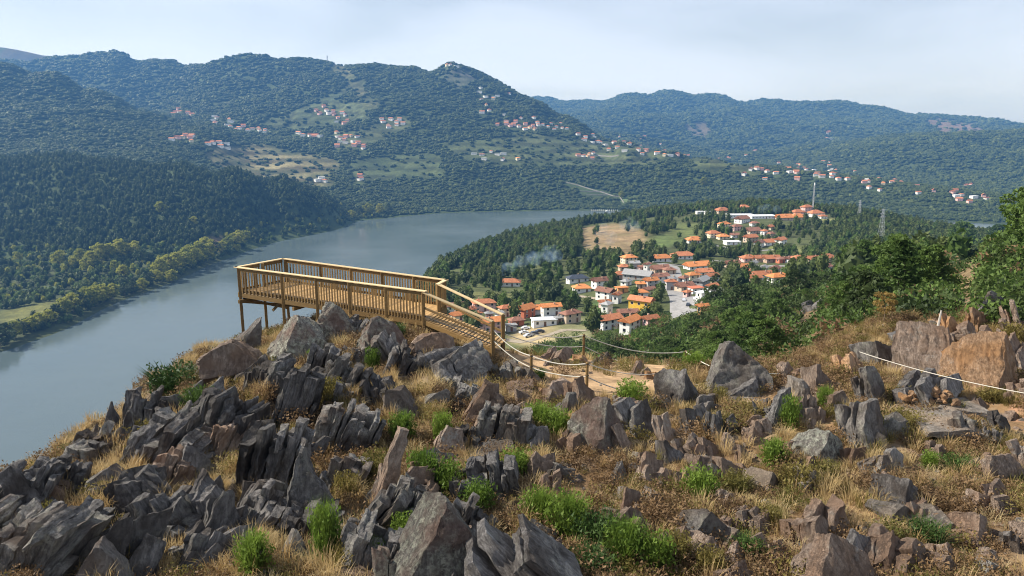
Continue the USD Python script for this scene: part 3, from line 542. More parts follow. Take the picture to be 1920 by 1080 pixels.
def rock_mesh(w, h, d, kind, seed, fine):
    """schist: blocks split along the bedding (across y) and by a crack or two across it, each a little out of line with the next"""
    rng = np.random.default_rng(seed); ms = []
    if kind in 'se': n = int(np.clip(round(d / (0.16 if kind == 's' else 0.21)) + rng.integers(0, 2), 3, 9)); th = rng.uniform(0.6, 1.4, n); lay = list(d * th / th.sum())
    elif kind == 't': lay = [d]
    elif kind == 'f': lay = [d * 0.55, d * 0.5]
    elif kind == 'l': th = rng.uniform(0.5, 1.5, 5); lay = list(d * th / th.sum())
    else: lay = [d] if kind == 'r' else [d * 0.4, d * 0.35, d * 0.3]
    y = -d / 2; one = kind in 'rt'
    for i, t in enumerate(lay):
        front = i == 0
        ww, hh = w * (1 if one else rng.uniform(0.8, 1.0)), h * (1 if one else rng.uniform(0.58, 1.0) if kind != 'e' else (0.74 + 0.26 * math.sin(math.pi * (i + 0.8) / (len(lay) + 0.6))) * rng.uniform(0.84, 1.0))
        if kind == 'f': cols = [(0.0, 1.0)]
        elif w > 0.5 and not one and kind != 't' and rng.random() < 0.6: c = rng.uniform(0.35, 0.65); cols = [(0, c), (c, 1)]
        else: cols = [(0, 1)]
        for c0, c1 in cols:
            wc = ww * (c1 - c0); hc = hh * (rng.uniform(0.68, 1.0) if len(cols) > 1 else 1)
            m = hull_piece(wc * 1.0, hc, t * (1.0 if kind == 'e' and i % 2 else 0.97 if not one else 1), rng, kind if kind in 'tre' else 's')
            v, f = trimesh.remesh.subdivide_to_size(m.vertices, m.faces, fine, max_iter=9)
            m = trimesh.Trimesh(v, f); m.merge_vertices(digits_vertex=5); v = np.array(m.vertices)
            v += (ww * ((c0 + c1) / 2 - 0.5), y + t / 2 + rng.uniform(-.05, .05) * d, -0.5 * (h - hc) + rng.uniform(-.05, 0.0) * h)
            q = v + seed * 3.7
            yl = q[:, 2] * 20 if kind == 'f' else q[:, 1] * 13
            steps = np.round((meshkit.noise(np.c_[yl, q[:, 0] * 0.8, q[:, 2] * 0.8], 5) - 0.5) * 5) / 5
            ax = [0, 1] if kind == 'f' else [0, 2]
            nrm_ = np.linalg.norm(v[:, ax], axis=1, keepdims=True) + 1e-6
            v[:, ax] += v[:, ax] / nrm_ * (steps * 0.13 * min(1.0, 0.25 + min(w, h) * 0.5))[:, None]
            s = min(w, h, d)
            v += tri_noise(q * 1.0 / max(s, 0.3), 7) * s * (0.10 if not one else 0.2) + (tri_noise(q * 4.0, 17) + 0.6 * tri_noise(q * 9.0, 27)) * min(0.075, s * 0.16)
            ms.append((v, np.array(m.faces)))
        y += t
    return joinm(ms)
def rotm(yaw, tilt, lean):
    """face normal starts toward -y; lean turns it about y (positive: top to the right), tilt leans it back, yaw about z"""
    cl, sl, ct, st, cy, sy = math.cos(lean), math.sin(lean), math.cos(tilt), math.sin(tilt), math.cos(yaw), math.sin(yaw)
    Ry = np.array([[cl, 0, sl], [0, 1, 0], [-sl, 0, cl]]); Rx = np.array([[1, 0, 0], [0, ct, -st], [0, st, ct]]); Rz = np.array([[cy, -sy, 0], [sy, cy, 0], [0, 0, 1]])
    return Rz @ Rx @ Ry
ROCKS_AT = []
def put_rock(pos, w, h, kind, tone, lean=15, yaw=28, tilt=-14, dep=0.55, seed=0, sink=0.25, fine=0.085, name='rock', **t):
    if kind == 'e': w, d, yaw, tilt, lean = w * 0.9, w * 1.15, 62 + yaw * 0.9, (lean if abs(lean) > 6 else 24), lean * 0.1
    else: d = {'s': 0.55, 't': 0.6, 'f': 1.0, 'r': 0.85, 'b': 0.75, 'l': 0.8}[kind] * dep / 0.55 * (w if kind in 'fr' else 0.5 * (w + min(w, h)))
    hh = h if kind == 'f' else h * (1.15 + sink) / max(0.75, math.cos(math.radians(lean))); w = w * 1.1
    v, f = rock_mesh(w, hh, d, kind, seed, fine)
    R = rotm(math.radians(yaw), math.radians(tilt), math.radians(lean))
    wv = v @ R.T
    zlift = h * (0.92 if kind != 'f' else 1.0) - np.percentile(wv[:, 2], 99.5)               # the top comes to height h over the base point
    M = np.eye(4); M[:3, :3] = R; M[:3, 3] = np.array(pos) + (0, 0, zlift)
    p = obj(name, (v, f), TONE[tone], smooth=38, cat='rock', **t)
    UsdGeom.Xformable(p).AddTransformOp().Set(Gf.Matrix4d(*M.T.ravel().tolist()))
    ROCKS_AT.append((pos[0], pos[1], max(w, d) * 0.5))
    return p
# base x, base y, width, height in photo pixels; kind; tone; lean; label
RK = [
 (15, 958, 95, 95, 'l', 'D', -12, 'jagged layered dark crag at the left picture edge'),
 (40, 1062, 120, 120, 's', 'G', 32, 'light grey leaning slab below the crag at the left edge'),
 (103, 1078, 95, 135, 's', 'G', 28, 'long grey slab sloping beside the grassy cleft, lower left'),
 (176, 982, 60, 34, 'l', 'G', 8, 'small striped grey block resting alone, lower left'),
 (193, 1085, 82, 80, 't', 'G', 5, 'triangular grey block with pale upper rim, bottom left'),
 (272, 1052, 36, 42, 'b', 'D', 0, 'small dark pointed stone above the pale plate, bottom left'),
 (276, 1084, 50, 26, 'f', 'W', 0, 'pale flat plate of stone at the bottom left'),
 (98, 896, 44, 36, 'r', 'P', 0, 'brown stone on the left skyline beside the yellow shrub'),
 (103, 935, 34, 38, 'b', 'P', 10, 'rosy broken stone under the left skyline shrub'),
 (150, 872, 36, 48, 'b', 'G', 10, 'grey pale-spotted rock on the lower left skyline'),
 (172, 856, 34, 40, 's', 'D', 18, 'dark rock behind the pale-spotted one on the left skyline'),
 (262, 955, 84, 74, 'l', 'D', -20, 'dark outcrop with pale top edge below the golden grass'),
 (300, 1002, 95, 92, 's', 'D', -24, 'dark ribbed outcrop in the lower left hollow'),
 (350, 985, 100, 90, 'b', 'D', -20, 'dark blocky outcrop right of the ribbed one'),
 (383, 1040, 66, 62, 'b', 'D', -10, 'dark purple cube-like block above orange grass, lower left'),
 (432, 1014, 28, 26, 't', 'W', 0, 'small pale triangular stone by the green broom, lower left'),
 (507, 905, 58, 130, 's', 'D', 16, 'tall dark slab with a pale diagonal vein, left of centre'),
 (556, 918, 48, 138, 's', 'D', 14, 'very dark tall slab in shade next to the veined slab'),
 (508, 992, 66, 92, 's', 'D', 18, 'dark split slab below the tall pair of slabs'),
 (600, 978, 98, 150, 't', 'D', 8, 'big dark slab with a white cap and hanging dry stems'),
 (745, 945, 70, 150, 's', 'P', 30, 'long rosy slab leaning right, standing above the green grass'),
 (752, 992, 82, 76, 's', 'G', 38, 'smooth grey slab carrying a white stone, left of the big lichen rock'),
 (757, 930, 26, 24, 'r', 'W', 0, 'white stone lying on top of the smooth grey slab'),
 (790, 921, 24, 18, 'r', 'D', 0, 'small dark stone next to the white stone on the slab'),
 (850, 1125, 260, 215, 't', 'L', 2, 'largest foreground rock, pointed and crusted with lichen'),
 (945, 1125, 150, 150, 's', 'D', -42, 'dark split flank of the lichen rock sloping down to the right'),
 (733, 1095, 50, 88, 'b', 'L', 5, 'small upright grey rock against the left side of the lichen rock'),
 (668, 1094, 70, 34, 'f', 'P', 0, 'rosy tilted plank of stone at the bottom edge left of the upright rock'),
 (1050, 1096, 82, 50, 'r', 'L', 0, 'rounded boulder with a pale lichen cap at the bottom centre'),
 (992, 1018, 78, 42, 'b', 'W', -6, 'whitish lichen stone beside the big lichen rock'),
 (1182, 1000, 54, 52, 'b', 'P', -10, 'rosy grey block standing in the green broom'),
 (1245, 1024, 42, 32, 'b', 'P', 8, 'small pale block right of the block in the broom'),
 (1226, 944, 30, 28, 'f', 'W', 40, 'pale stick-shaped stone lying in dry grass'),
 (1272, 904, 42, 28, 'b', 'P', 10, 'pink fractured stone in dry grass right of centre'),
 (1117, 832, 74, 94, 'r', 'L', 6, 'tall boulder half lit half black beside the front rope post'),
 (1186, 802, 54, 60, 'b', 'D', -4, 'dark rock under the green bush right of the half-lit boulder'),
 (1158, 838, 28, 50, 's', 'P', 0, 'narrow upright stone leaning on the half-lit boulder'),
 (1001, 840, 42, 48, 'b', 'D', 4, 'black cube-shaped rock with flat top in mid slope'),
 (945, 822, 72, 72, 's', 'G', 10, 'grey green upright block behind the flat plates'),
 (918, 848, 72, 28, 'f', 'G', 0, 'flat mossy plate stacked on the dark block'),
 (908, 920, 88, 74, 'b', 'D', -8, 'big dark block under the stacked plates'),
 (842, 872, 52, 22, 'f', 'P', 0, 'flat stone ledge left of the stacked plates'),
 (853, 838, 46, 50, 's', 'P', 26, 'rosy slab sticking out of orange grass left of the plates'),
 (1066, 892, 78, 36, 'l', 'G', 34, 'log-shaped streaked grey rock in dry grass'),
 (1016, 886, 52, 46, 'b', 'P', 12, 'tan rock wedged left of the log-shaped one'),
 (1074, 838, 60, 34, 'b', 'P', -6, 'low brown rock between the black cube and the half-lit boulder'),
 (405, 710, 66, 24, 'f', 'G', 8, 'flat grey stone jutting out like a shelf over a dark gap'),
 (382, 640, 42, 30, 't', 'D', 0, 'dark peak on the skyline left of the deck'),
 (412, 648, 34, 22, 'b', 'D', 0, 'low dark stone on the skyline right of the peak'),
 (440, 690, 108, 62, 'r', 'P', 6, 'broad brown grey hump below the deck corner post'),
 (562, 678, 86, 96, 'r', 'L', 4, 'large lichen-spotted boulder below the front of the deck'),
 (510, 622, 46, 52, 'r', 'G', 0, 'round grey boulder tucked under the deck edge'),
 (482, 612, 40, 46, 'r', 'D', 0, 'dark boulder between the deck legs'),
 (622, 634, 78, 76, 'r', 'L', 0, 'light lichen boulder touching the deck side beam'),
 (517, 745, 68, 80, 's', 'D', 10, 'dark grainy slab above the strip of orange grass'),
 (566, 770, 54, 88, 's', 'D', 18, 'dark leaning slab in the gully right of the orange grass strip'),
 (612, 700, 48, 60, 'b', 'D', 6, 'dark block with a white stone at its head, below the deck'),
 (606, 645, 30, 14, 'f', 'W', 0, 'small white flat stone below the deck front'),
 (425, 826, 92, 112, 's', 'D', 14, 'large cracked dark rock below the shelf stone'),
 (340, 855, 104, 84, 'b', 'D', 6, 'broad dark rock with pale streaks on the left slope'),
 (362, 878, 66, 60, 't', 'D', 4, 'small dark wedge in front of the broad dark rock'),
 (218, 812, 36, 66, 't', 'D', 10, 'sharp dark fin highest on the left skyline'),
 (247, 834, 40, 70, 't', 'D', 16, 'dark fin right below the sharp skyline fin'),
 (278, 798, 50, 78, 's', 'D', 8, 'blunt dark rock with a white edge on the left skyline'),
 (331, 768, 44, 36, 'r', 'D', 0, 'small dark hump between two green brooms on the left slope'),
 (768, 700, 64, 58, 'b', 'D', 2, 'dark block with a thin pale crust below the ramp'),
 (846, 706, 98, 64, 'l', 'D', -28, 'dark slabs stacked askew below the ramp'),
 (862, 684, 80, 34, 's', 'G', -28, 'ribbed grey slab directly under the ramp'),
 (796, 654, 78, 38, 'r', 'P', -4, 'smooth brown boulder at the corner post of the ramp'),
 (930, 706, 66, 26, 's', 'G', -24, 'low grey rock at the foot of the ramp'),
 (668, 625, 40, 34, 's', 'D', 8, 'blue grey slab beside the deck side beam'),
 (716, 648, 74, 62, 'r', 'L', -12, 'lichen boulder under the middle of the deck side'),
 (700, 664, 68, 48, 's', 'G', -26, 'blue grey slab in front of the lichen boulder by the deck'),
 (656, 726, 54, 68, 's', 'G', 24, 'striped grey slab in the middle of the slope below the deck'),
 (640, 750, 38, 44, 's', 'D', 20, 'dark slab at the foot of the striped one'),
 (706, 755, 54, 54, 's', 'D', -18, 'dark ribbed rock between dry grass patches below the deck'),
 (752, 778, 54, 64, 'r', 'G', 8, 'rounded two-toned boulder above a green shrub'),
 (815, 746, 44, 22, 'f', 'G', -4, 'small rectangular stone like a plank in dry grass'),
 (640, 826, 66, 84, 's', 'G', 22, 'light-topped tall block left of the green shrub'),
 (684, 842, 50, 78, 'b', 'D', 6, 'dark shaded block right of the light-topped one'),
 (765, 704, 58, 16, 'f', 'W', 8, 'thin pale slab lying below the crusted block'),
 (852, 734, 38, 36, 'b', 'D', 0, 'dark lump below the stacked dark slabs'),
 (882, 748, 34, 30, 'b', 'D', -6, 'small dark lump left of the rosy bedrock'),
 (916, 780, 50, 66, 's', 'P', 30, 'rosy bedrock rib running down from the ramp foot'),
 (1375, 726, 120, 92, 't', 'G', -6, 'large triangular grey rock standing against the green woods'),
 (1266, 748, 66, 66, 'r', 'D', 0, 'dark rounded rock at the right end of the sandy path'),
 (1376, 746, 116, 26, 'f', 'D', 0, 'black overhanging slab below the triangular rock'),
 (1328, 772, 52, 36, 's', 'G', 30, 'small ribbed grey slab under the black overhang'),
 (1442, 784, 68, 58, 'l', 'D', -6, 'two-tiered dark block right of the overhang'),
 (1294, 798, 54, 46, 'b', 'D', 0, 'dark squared rock in the row below the rounded rock'),
 (1336, 810, 34, 44, 's', 'D', 6, 'black upright stone in the grass in front of the overhang'),
 (1369, 808, 30, 34, 's', 'D', -4, 'second black upright stone, right of the first'),
 (1420, 808, 34, 28, 'b', 'P', 0, 'little tan block in dry grass below the two-tiered block'),
 (1238, 824, 30, 56, 's', 'P', 4, 'tall narrow pale-edged stone left in the row of upright stones'),
 (1256, 824, 22, 28, 's', 'P', 0, 'small stone beside the tall narrow pale-edged one'),
 (1250, 858, 44, 42, 't', 'D', -10, 'slanted dark triangular stone in dry grass'),
 (1284, 848, 46, 36, 'b', 'P', -8, 'brown block right of the slanted triangular stone'),
 (1322, 846, 38, 36, 't', 'P', -10, 'brown gabled stone in the row of upright stones'),
 (1247, 766, 24, 24, 'b', 'G', 0, 'small pale stone in front of the dark rounded rock'),
 (1314, 892, 42, 46, 'b', 'P', 12, 'pinkish upright block with a dark foot'),
 (1362, 890, 44, 44, 't', 'P', -12, 'sloping pink grey stone right of the pinkish block'),
 (1388, 888, 30, 26, 'r', 'P', 0, 'small tan stone touching the sloping pink grey one'),
 (1532, 854, 80, 58, 'r', 'L', 4, 'white and black mottled boulder on the right slope'),
 (1527, 728, 60, 54, 't', 'P', -4, 'brown triangular rock at the edge of the woods'),
 (1556, 770, 54, 46, 'b', 'P', -14, 'red brown rock in front of the brown triangular one'),
 (1642, 680, 108, 54, 't', 'G', -6, 'grey gable-shaped slab above the tall rock on the right'),
 (1582, 702, 56, 46, 'b', 'O', 20, 'orange crumbling bank left of the tall rock'),
 (1622, 752, 64, 74, 's', 'G', 14, 'tall slab with a bright left edge on the right slope'),
 (1716, 746, 156, 52, 'l', 'D', -6, 'long dark wall of rock behind the pale table slab'),
 (1608, 822, 64, 82, 'b', 'G', 4, 'black and white streaked rock at the foot of the tall slab'),
 (1772, 786, 206, 26, 'f', 'W', 2, 'pale table-like slab carrying a heap of orange rubble'),
 (1822, 720, 140, 108, 'r', 'O', 6, 'biggest orange boulder of the broken outcrop, right'),
 (1880, 700, 92, 84, 's', 'P', -20, 'whitish grey rock face at the right end of the orange outcrop'),
 (1724, 698, 96, 98, 'r', 'P', 22, 'smooth rosy dome left of the orange boulder'),
 (1778, 630, 40, 46, 's', 'O', 34, 'orange plank of rock propped above the rosy dome'),
 (1854, 600, 92, 52, 's', 'G', -18, 'grey slab on top of the right outcrop'),
 (1896, 626, 90, 60, 's', 'P', -24, 'dark slab at the right edge on top of the outcrop'),
 (1800, 640, 60, 36, 'b', 'P', -10, 'brown ledge above the orange boulder'),
 (1712, 640, 66, 22, 'f', 'D', 0, 'low black rock in the shade behind the rosy dome'),
 (1908, 676, 44, 44, 'b', 'O', 0, 'orange block at the right edge below the dark slab'),
 (1744, 660, 44, 40, 'b', 'O', 10, 'orange crumbly patch of rock in front of the rosy dome'),
 (1768, 700, 70, 60, 'b', 'O', 22, 'orange broken face left of the biggest orange boulder'),
 (1870, 726, 80, 44, 'b', 'O', -8, 'orange rubble bank below the whitish face'),
 (1832, 612, 60, 40, 's', 'O', 24, 'tilted orange slab crowning the outcrop'),
 (1700, 660, 60, 44, 's', 'P', 24, 'rosy slab climbing behind the smooth dome'),
 (1908, 746, 60, 40, 'b', 'P', -10, 'brown block under the rope at the right edge'),
 (1690, 700, 50, 40, 's', 'P', 26, 'brown slab between the gable slab and the rosy dome'),
 (1480, 712, 46, 34, 'b', 'P', -8, 'brown rock where the short rope meets the slope'),
 (1802, 814, 52, 44, 'b', 'G', 8, 'dark grey boulder under the right end of the table slab'),
 (1852, 818, 72, 46, 's', 'D', -22, 'dark ribbed rocks right of the table slab foot'),
 (1646, 880, 74, 42, 'l', 'G', -2, 'squared striped block with upright ends on the right slope'),
 (1674, 934, 76, 50, 'r', 'D', 0, 'dark rounded mound of rock on the right slope'),
 (1668, 962, 56, 28, 'r', 'W', 0, 'pale rounded stone lower right'),
 (1728, 986, 64, 32, 'f', 'W', -14, 'pale wedge of stone above a green shrub, lower right'),
 (1802, 998, 86, 52, 'r', 'P', -8, 'rosy grey boulder lower right'),
 (1668, 1066, 124, 72, 'b', 'P', -6, 'wide brown outcrop at the bottom right'),
 (1888, 1018, 46, 32, 'b', 'G', -12, 'tilted grey stone near the lower right edge'),
 (1858, 888, 90, 52, 'b', 'P', -6, 'lumpy brown rocks near the right edge'),
 (1912, 876, 36, 56, 's', 'P', 8, 'upright brown rock cut by the right edge'),
 (1756, 852, 40, 26, 'b', 'P', 6, 'small rosy stones between two shrubs on the right'),
 (1812, 828, 46, 24, 'r', 'G', 0, 'smooth blue grey stone in front of the dark grey boulder'),
 (1848, 1086, 54, 46, 'r', 'G', 0, 'greenish boulder at the bottom right edge'),
 (1312, 1002, 84, 64, 'r', 'G', -4, 'dark-faced grey boulder lower centre right'),
 (1370, 996, 32, 30, 'b', 'P', 0, 'small pink stone right of the dark-faced boulder'),
 (1414, 992, 54, 42, 'b', 'P', -8, 'pink broken rock with white spots'),
 (1522, 1002, 108, 68, 'b', 'P', -8, 'large rosy rock with a crumbled pale top'),
 (1540, 1110, 150, 120, 'b', 'P', -14, 'great brown outcrop at the bottom right of centre'),
 (1596, 1060, 110, 70, 's', 'D', -12, 'dark crest of the great brown outcrop'),
 (1330, 1046, 38, 32, 'b', 'G', 0, 'grey lump in the lower grass, left one of two'),
 (1370, 1054, 46, 38, 'b', 'P', 6, 'rosy lump in the lower grass, right one of two'),
 (1376, 1092, 76, 38, 'b', 'P', 0, 'flat rosy rocks at the bottom edge right of centre'),
 (1430, 914, 50, 40, 'r', 'W', 0, 'bright white stone, the whitest on the slope'),
 (1428, 1080, 20, 26, 's', 'W', 0, 'thin pale upright stone at the bottom edge'),
 (1048, 744, 42, 36, 'r', 'P', 0, 'pink boulder at the front edge of the sandy path'),
 (1078, 744, 26, 20, 'b', 'P', 0, 'small brown stone between the pink boulder and the rope post'),
 (974, 740, 46, 22, 'f', 'P', 0, 'flat pink stone left of the first rope post'),
 (1013, 744, 30, 22, 'r', 'O', 0, 'tan stone at the foot of the first rope post'),
 (1088, 678, 22, 12, 'f', 'O', 0, 'lower one of two tan stones stacked by the back rope post'),
 (1090, 667, 14, 14, 'b', 'O', 10, 'upper one of two tan stones stacked by the back rope post'),
 (1030, 676, 92, 20, 'b', 'P', -10, 'dark brown rock bank at the back of the path'),
 (1122, 682, 46, 22, 's', 'G', -26, 'grey tilted slab behind the back rope post'),
 (1192, 702, 66, 18, 'b', 'P', -14, 'brown rock at the back right corner of the path'),
 (1222, 710, 28, 18, 'b', 'O', 0, 'bright orange stone at the end of the low rope'),
 (1815, 492, 54, 24, 'r', 'G', 0, 'big grey boulder alone on the heathy spur among the pines'),
 (1790, 500, 22, 14, 'b', 'P', 0, 'small tan boulder left of the lone grey boulder on the spur'),
 (1526, 578, 44, 20, 'b', 'D', 14, 'dark rock fin rising from the woods'),
 (1497, 592, 30, 12, 'b', 'D', 10, 'lower dark rock continuing the fin in the woods'),
 (1460, 612, 24, 16, 'b', 'G', 20, 'pale rock in the clearing of the woods'),
 (1430, 632, 22, 12, 'b', 'G', 20, 'small pale rock at the bottom of the wood clearing'),
 (1407, 648, 26, 14, 'b', 'D', 10, 'dark rock lowest on the wood clearing'),
]
for i, (bx, by, w, h, kind, tone, lean, lab) in enumerate(RK):
    p = gp(bx, min(by, 1130), dmax=400)
    if by > 1130: p = gp(bx, by)
    k = (p[1] * cp - (p[2] - CAMZ) * sp) / FOC              # metres per photo pixel there
    rr = np.random.default_rng(1000 + i)
    left = bx < 980
    if left and tone in 'DG' and kind in 'bs': kind = 'e'
    put_rock(p, w * k * (1.15 if left else 1.05), h * k * 1.0, kind, tone, lean, (rr.uniform(14, 38) if left else rr.uniform(25, 55) if 'large triangular' not in lab else 6.0) if kind != 'f' else rr.uniform(-20, 20), (-rr.uniform(12, 34) if kind not in 'f' else rr.uniform(-8, 4)),
             dep=0.3 if 'large triangular' in lab else 0.55, seed=i + 1, fine=max(0.11, k * 5.0) if max(w, h) > 40 else max(0.08, k * 4.5), label=lab)
# rubble heap on the table slab: one heap, its stones as parts
rub = gp(1745, 768, dmax=60); heap = thing('rubble_heap', rub + (0, 0, 0.30), label='heap of bright orange rubble on the pale table slab', cat='rubble')
rg = np.random.default_rng(77)
for i in range(46):
    a_, r_ = rg.uniform(0, 6.28), rg.uniform(0, 1) ** 0.6; s = rg.uniform(0.06, 0.17)
    m = hull_piece(s * 1.3, s, s, rg, 'r'); v = np.array(m.vertices) + (r_ * 0.85 * math.cos(a_), r_ * 0.5 * math.sin(a_), 0.32 * (1 - r_) + s * 0.3)
    obj('stone', (v, m.faces), 'orange_schist', path_of(heap))
# rocks filling the slope between the big ones, each named by what it lies beside
rg = np.random.default_rng(5); cnt = {0: 0, 1: 0}; tries = 0; seenlab = set(); shorts = []
for (bx, by, w, h, kind, tone, lean, lab) in RK:
    short = lab.split(',')[0]; ws_ = short.split(); short = ' '.join(ws_[:9]); shorts.append((bx, by - h * .4, short, max(w, h)))
TN = {'L': 'grey', 'D': 'dark', 'G': 'grey', 'P': 'rosy', 'O': 'orange', 'W': 'pale'}
while (cnt[0] < 62 or cnt[1] < 74) and tries < 6000:
    tries += 1
    bx, by = rg.uniform(0, 1920), rg.uniform(655, 1085); left = bx < 900
    if cnt[0 if left else 1] >= (62 if left else 74): continue
    if bx < 470 and by < 925 - bx * 0.585: continue
    if pip(PATH, np.array(bx), np.array(by)) or (1250 < bx and by < 740): continue
    p = gp(bx, by, dmax=60)
    if any(math.hypot(p[0] - x, p[1] - y) < r * (0.5 if left else 0.8) for x, y, r in ROCKS_AT): continue
    k = (p[1] * cp - (p[2] - CAMZ) * sp) / FOC
    tone = ('D' if rg.random() < 0.68 else 'G' if rg.random() < .8 else 'P') if left else ('P' if rg.random() < 0.72 else 'G' if rg.random() < 0.6 else 'W')
    w = (rg.uniform(42, 96) if left else rg.uniform(24, 60)) * (0.75 + (by - 655) / 1000); h = w * rg.uniform(0.55, 1.15)
    best = None
    for sx, sy, short, size in sorted(shorts, key=lambda q: math.hypot(q[0] - bx, q[1] - by))[:6]:
        dx, dy = bx - sx, by - sy - size * .2; d_ = ('right of' if dx > 0 else 'left of') if abs(dx) > abs(dy) else ('below' if dy > 0 else 'above')
        for sz in (['small', 'low', 'rough', 'half-buried'] if w < 42 else ['rough', 'broken', 'half-buried', 'low']):
            l_ = f'{sz} {TN[tone]} rock {d_} the {short}'
            if l_ not in seenlab and len(l_.split()) <= 16: best = l_; break
        if best: break
    if not best: continue
    seenlab.add(best)
    put_rock(p, w * k, h * k, rg.choice(['e', 'e', 't', 'e', 's']) if left else rg.choice(['s', 'b', 'r', 't']), tone, rg.uniform(14, 40) if left else rg.uniform(-15, 25), rg.uniform(15, 45), -rg.uniform(12, 34), seed=4000 + tries, fine=max(0.11, k * 5.2), label=best); cnt[0 if left else 1] += 1

# ---------------------------------------------------------------- plants: blades, leaves, bushes
def leaf_look(name, c1, c2, trans=0.35, scale=0.6, rough=0.6, rnd=0.3):
    """leaves tinted from object to object and from clump to clump, with some light coming through"""
    look(name, {'geo': ('geometry', {}), 'oi': ('object_info', {}), 'n': ('noise_texture', dict(scale=scale, detail=3.0)), 'ad': ('math', dict(math_type='multiply_add', value2=0.55)), 'r': ('rgb_ramp', dict(ramp=[(0.3, c1), (0.85, c2)])),
                'is': ('map_range', dict(to_min=1 - rnd, to_max=1 + rnd)), 'h': ('hsv', {}), 'p': ('principled_bsdf', dict(roughness=rough, specular_ior_level=0.2)), 't': ('translucent_bsdf', {}), 'm': ('mix_closure', dict(fac=trans))},
         [('geo.position', 'n.vector'), ('oi.random', 'ad.value1'), ('n.fac', 'ad.value3'), ('ad.value', 'r.fac'), ('geo.random_per_island', 'is.value'), ('is.result', 'h.value'), ('r.color', 'h.color'),
          ('h.color', 'p.base_color'), ('h.color', 't.color'), ('p.BSDF', 'm.closure1'), ('t.BSDF', 'm.closure2')], surface='m.closure')
leaf_look('dry_grass', (0.42, 0.265, 0.105), (0.68, 0.50, 0.24), 0.4, 0.5)
leaf_look('pale_grass', (0.42, 0.32, 0.14), (0.60, 0.48, 0.25), 0.4, 0.5)
leaf_look('olive_grass', (0.12, 0.13, 0.03), (0.26, 0.21, 0.06), 0.4, 0.5)
leaf_look('heath_leaf', (0.13, 0.080, 0.042), (0.28, 0.175, 0.085), 0.25, 0.6)
leaf_look('broom_leaf', (0.085, 0.16, 0.022), (0.22, 0.32, 0.05), 0.45, 1.2)
leaf_look('dark_broom_leaf', (0.030, 0.070, 0.018), (0.09, 0.15, 0.03), 0.3, 1.2)
nmat('twig_bark', [(0.3, (0.10, 0.075, 0.05)), (0.7, (0.22, 0.17, 0.12))], 8, 0.9)
def blades(n, rad, h, width, droop, rng, seg=2):
    """n tapering grass blades rising from a tuft of radius rad"""
    a, r = rng.uniform(0, 6.283, n), rad * np.sqrt(rng.uniform(0, 1, n)); L = h * rng.uniform(0.5, 1.1, n)
    out = a + rng.normal(0, 0.7, n); lean = rng.uniform(0.1, 1.0, n) * droop
    base = np.c_[r * np.cos(a), r * np.sin(a), np.full(n, -0.03)]
    side = np.c_[-np.sin(out), np.cos(out), np.zeros(n)] * (width * rng.uniform(0.6, 1.3, n))[:, None] / 2
    mid = base + np.c_[np.cos(out) * lean * L * 0.35, np.sin(out) * lean * L * 0.35, L * 0.6]
    tip = base + np.c_[np.cos(out) * lean * L * 0.95, np.sin(out) * lean * L * 0.95, L * (1 - 0.35 * lean)]
    V = np.stack([base - side, base + side, mid + side * 0.8, mid - side * 0.8, tip], 1).reshape(-1, 3)
    k = np.arange(n)[:, None] * 5
    return V, np.vstack([k + [0, 1, 2], k + [0, 2, 3], k + [3, 2, 4]])
def leaf_tris(cent, size, rng, flat=0.0):
    """one bent leaf-clump triangle per centre, in random directions"""
    n = len(cent); u = rng.normal(size=(n, 3)); u[:, 2] *= (1 - flat); u /= np.linalg.norm(u, axis=1, keepdims=True)
    w = np.cross(u, rng.normal(size=(n, 3))); w /= np.linalg.norm(w, axis=1, keepdims=True); s = size * rng.uniform(0.6, 1.3, n)[:, None]
    V = np.stack([cent - u * s * 0.5 - w * s * 0.3, cent - u * s * 0.4 + w * s * 0.35, cent + u * s * 0.7], 1).reshape(-1, 3)
    return V, np.arange(3 * n).reshape(-1, 3)
def instancer(name, protos, pos, which, yaw, scale, **t):
    path = '/World/' + numbered(name); pi = UsdGeom.PointInstancer.Define(stage, path); tg = []
    for i, (pn, mesh, m, sm) in enumerate(protos):
        pp = f'{path}/kinds/{pn}' + (f'_{i:03d}' if i else ''); usdkit.mesh(stage, pp, mesh, LK(m), sm); tg.append(Sdf.Path(pp))
    pi.CreatePrototypesRel().SetTargets(tg)
    pi.CreatePositionsAttr(Vt.Vec3fArray.FromNumpy(np.asarray(pos, np.float32))); pi.CreateProtoIndicesAttr(Vt.IntArray.FromNumpy(np.asarray(which, np.int32)))
    c, s = np.cos(np.asarray(yaw) / 2), np.sin(np.asarray(yaw) / 2)
    pi.CreateOrientationsAttr(Vt.QuathArray([Gf.Quath(float(a), 0, 0, float(b)) for a, b in zip(c, s)]))
    pi.CreateScalesAttr(Vt.Vec3fArray.FromNumpy(np.asarray(scale, np.float32)))
    tag(pi, **t); return pi
rg = np.random.default_rng(11)
def scatter_fg(n, accept, seed):
    r = np.random.default_rng(seed); a = r.uniform(-0.75, 0.72, n); d = np.sqrt(r.uniform(7.5 ** 2, 40 ** 2, n))
    x, y = d * np.sin(a), d * np.cos(a); z = hz(x, y); px, py = proj(x, y, z)
    ok = accept(x, y, z, px, py, r.random(n)) & (px > -120) & (px < 2040) & (py < 1260) & (z > CAMZ - 12.5) & (~pip(PATH, px, py) | (r.random(n) < 0.10))
    return x[ok], y[ok], z[ok], px[ok], py[ok], r
def grass(name, n, protos, accept, seed, smin, smax, **t):
    x, y, z, px, py, r = scatter_fg(n, accept, seed); m = len(x); s = r.uniform(smin, smax, m)
    return instancer(name, protos, np.c_[x, y, z - 0.02], r.integers(0, len(protos), m), r.uniform(0, 6.28, m), np.c_[s, s, s * r.uniform(0.75, 1.25, m)], kind='stuff', **t)
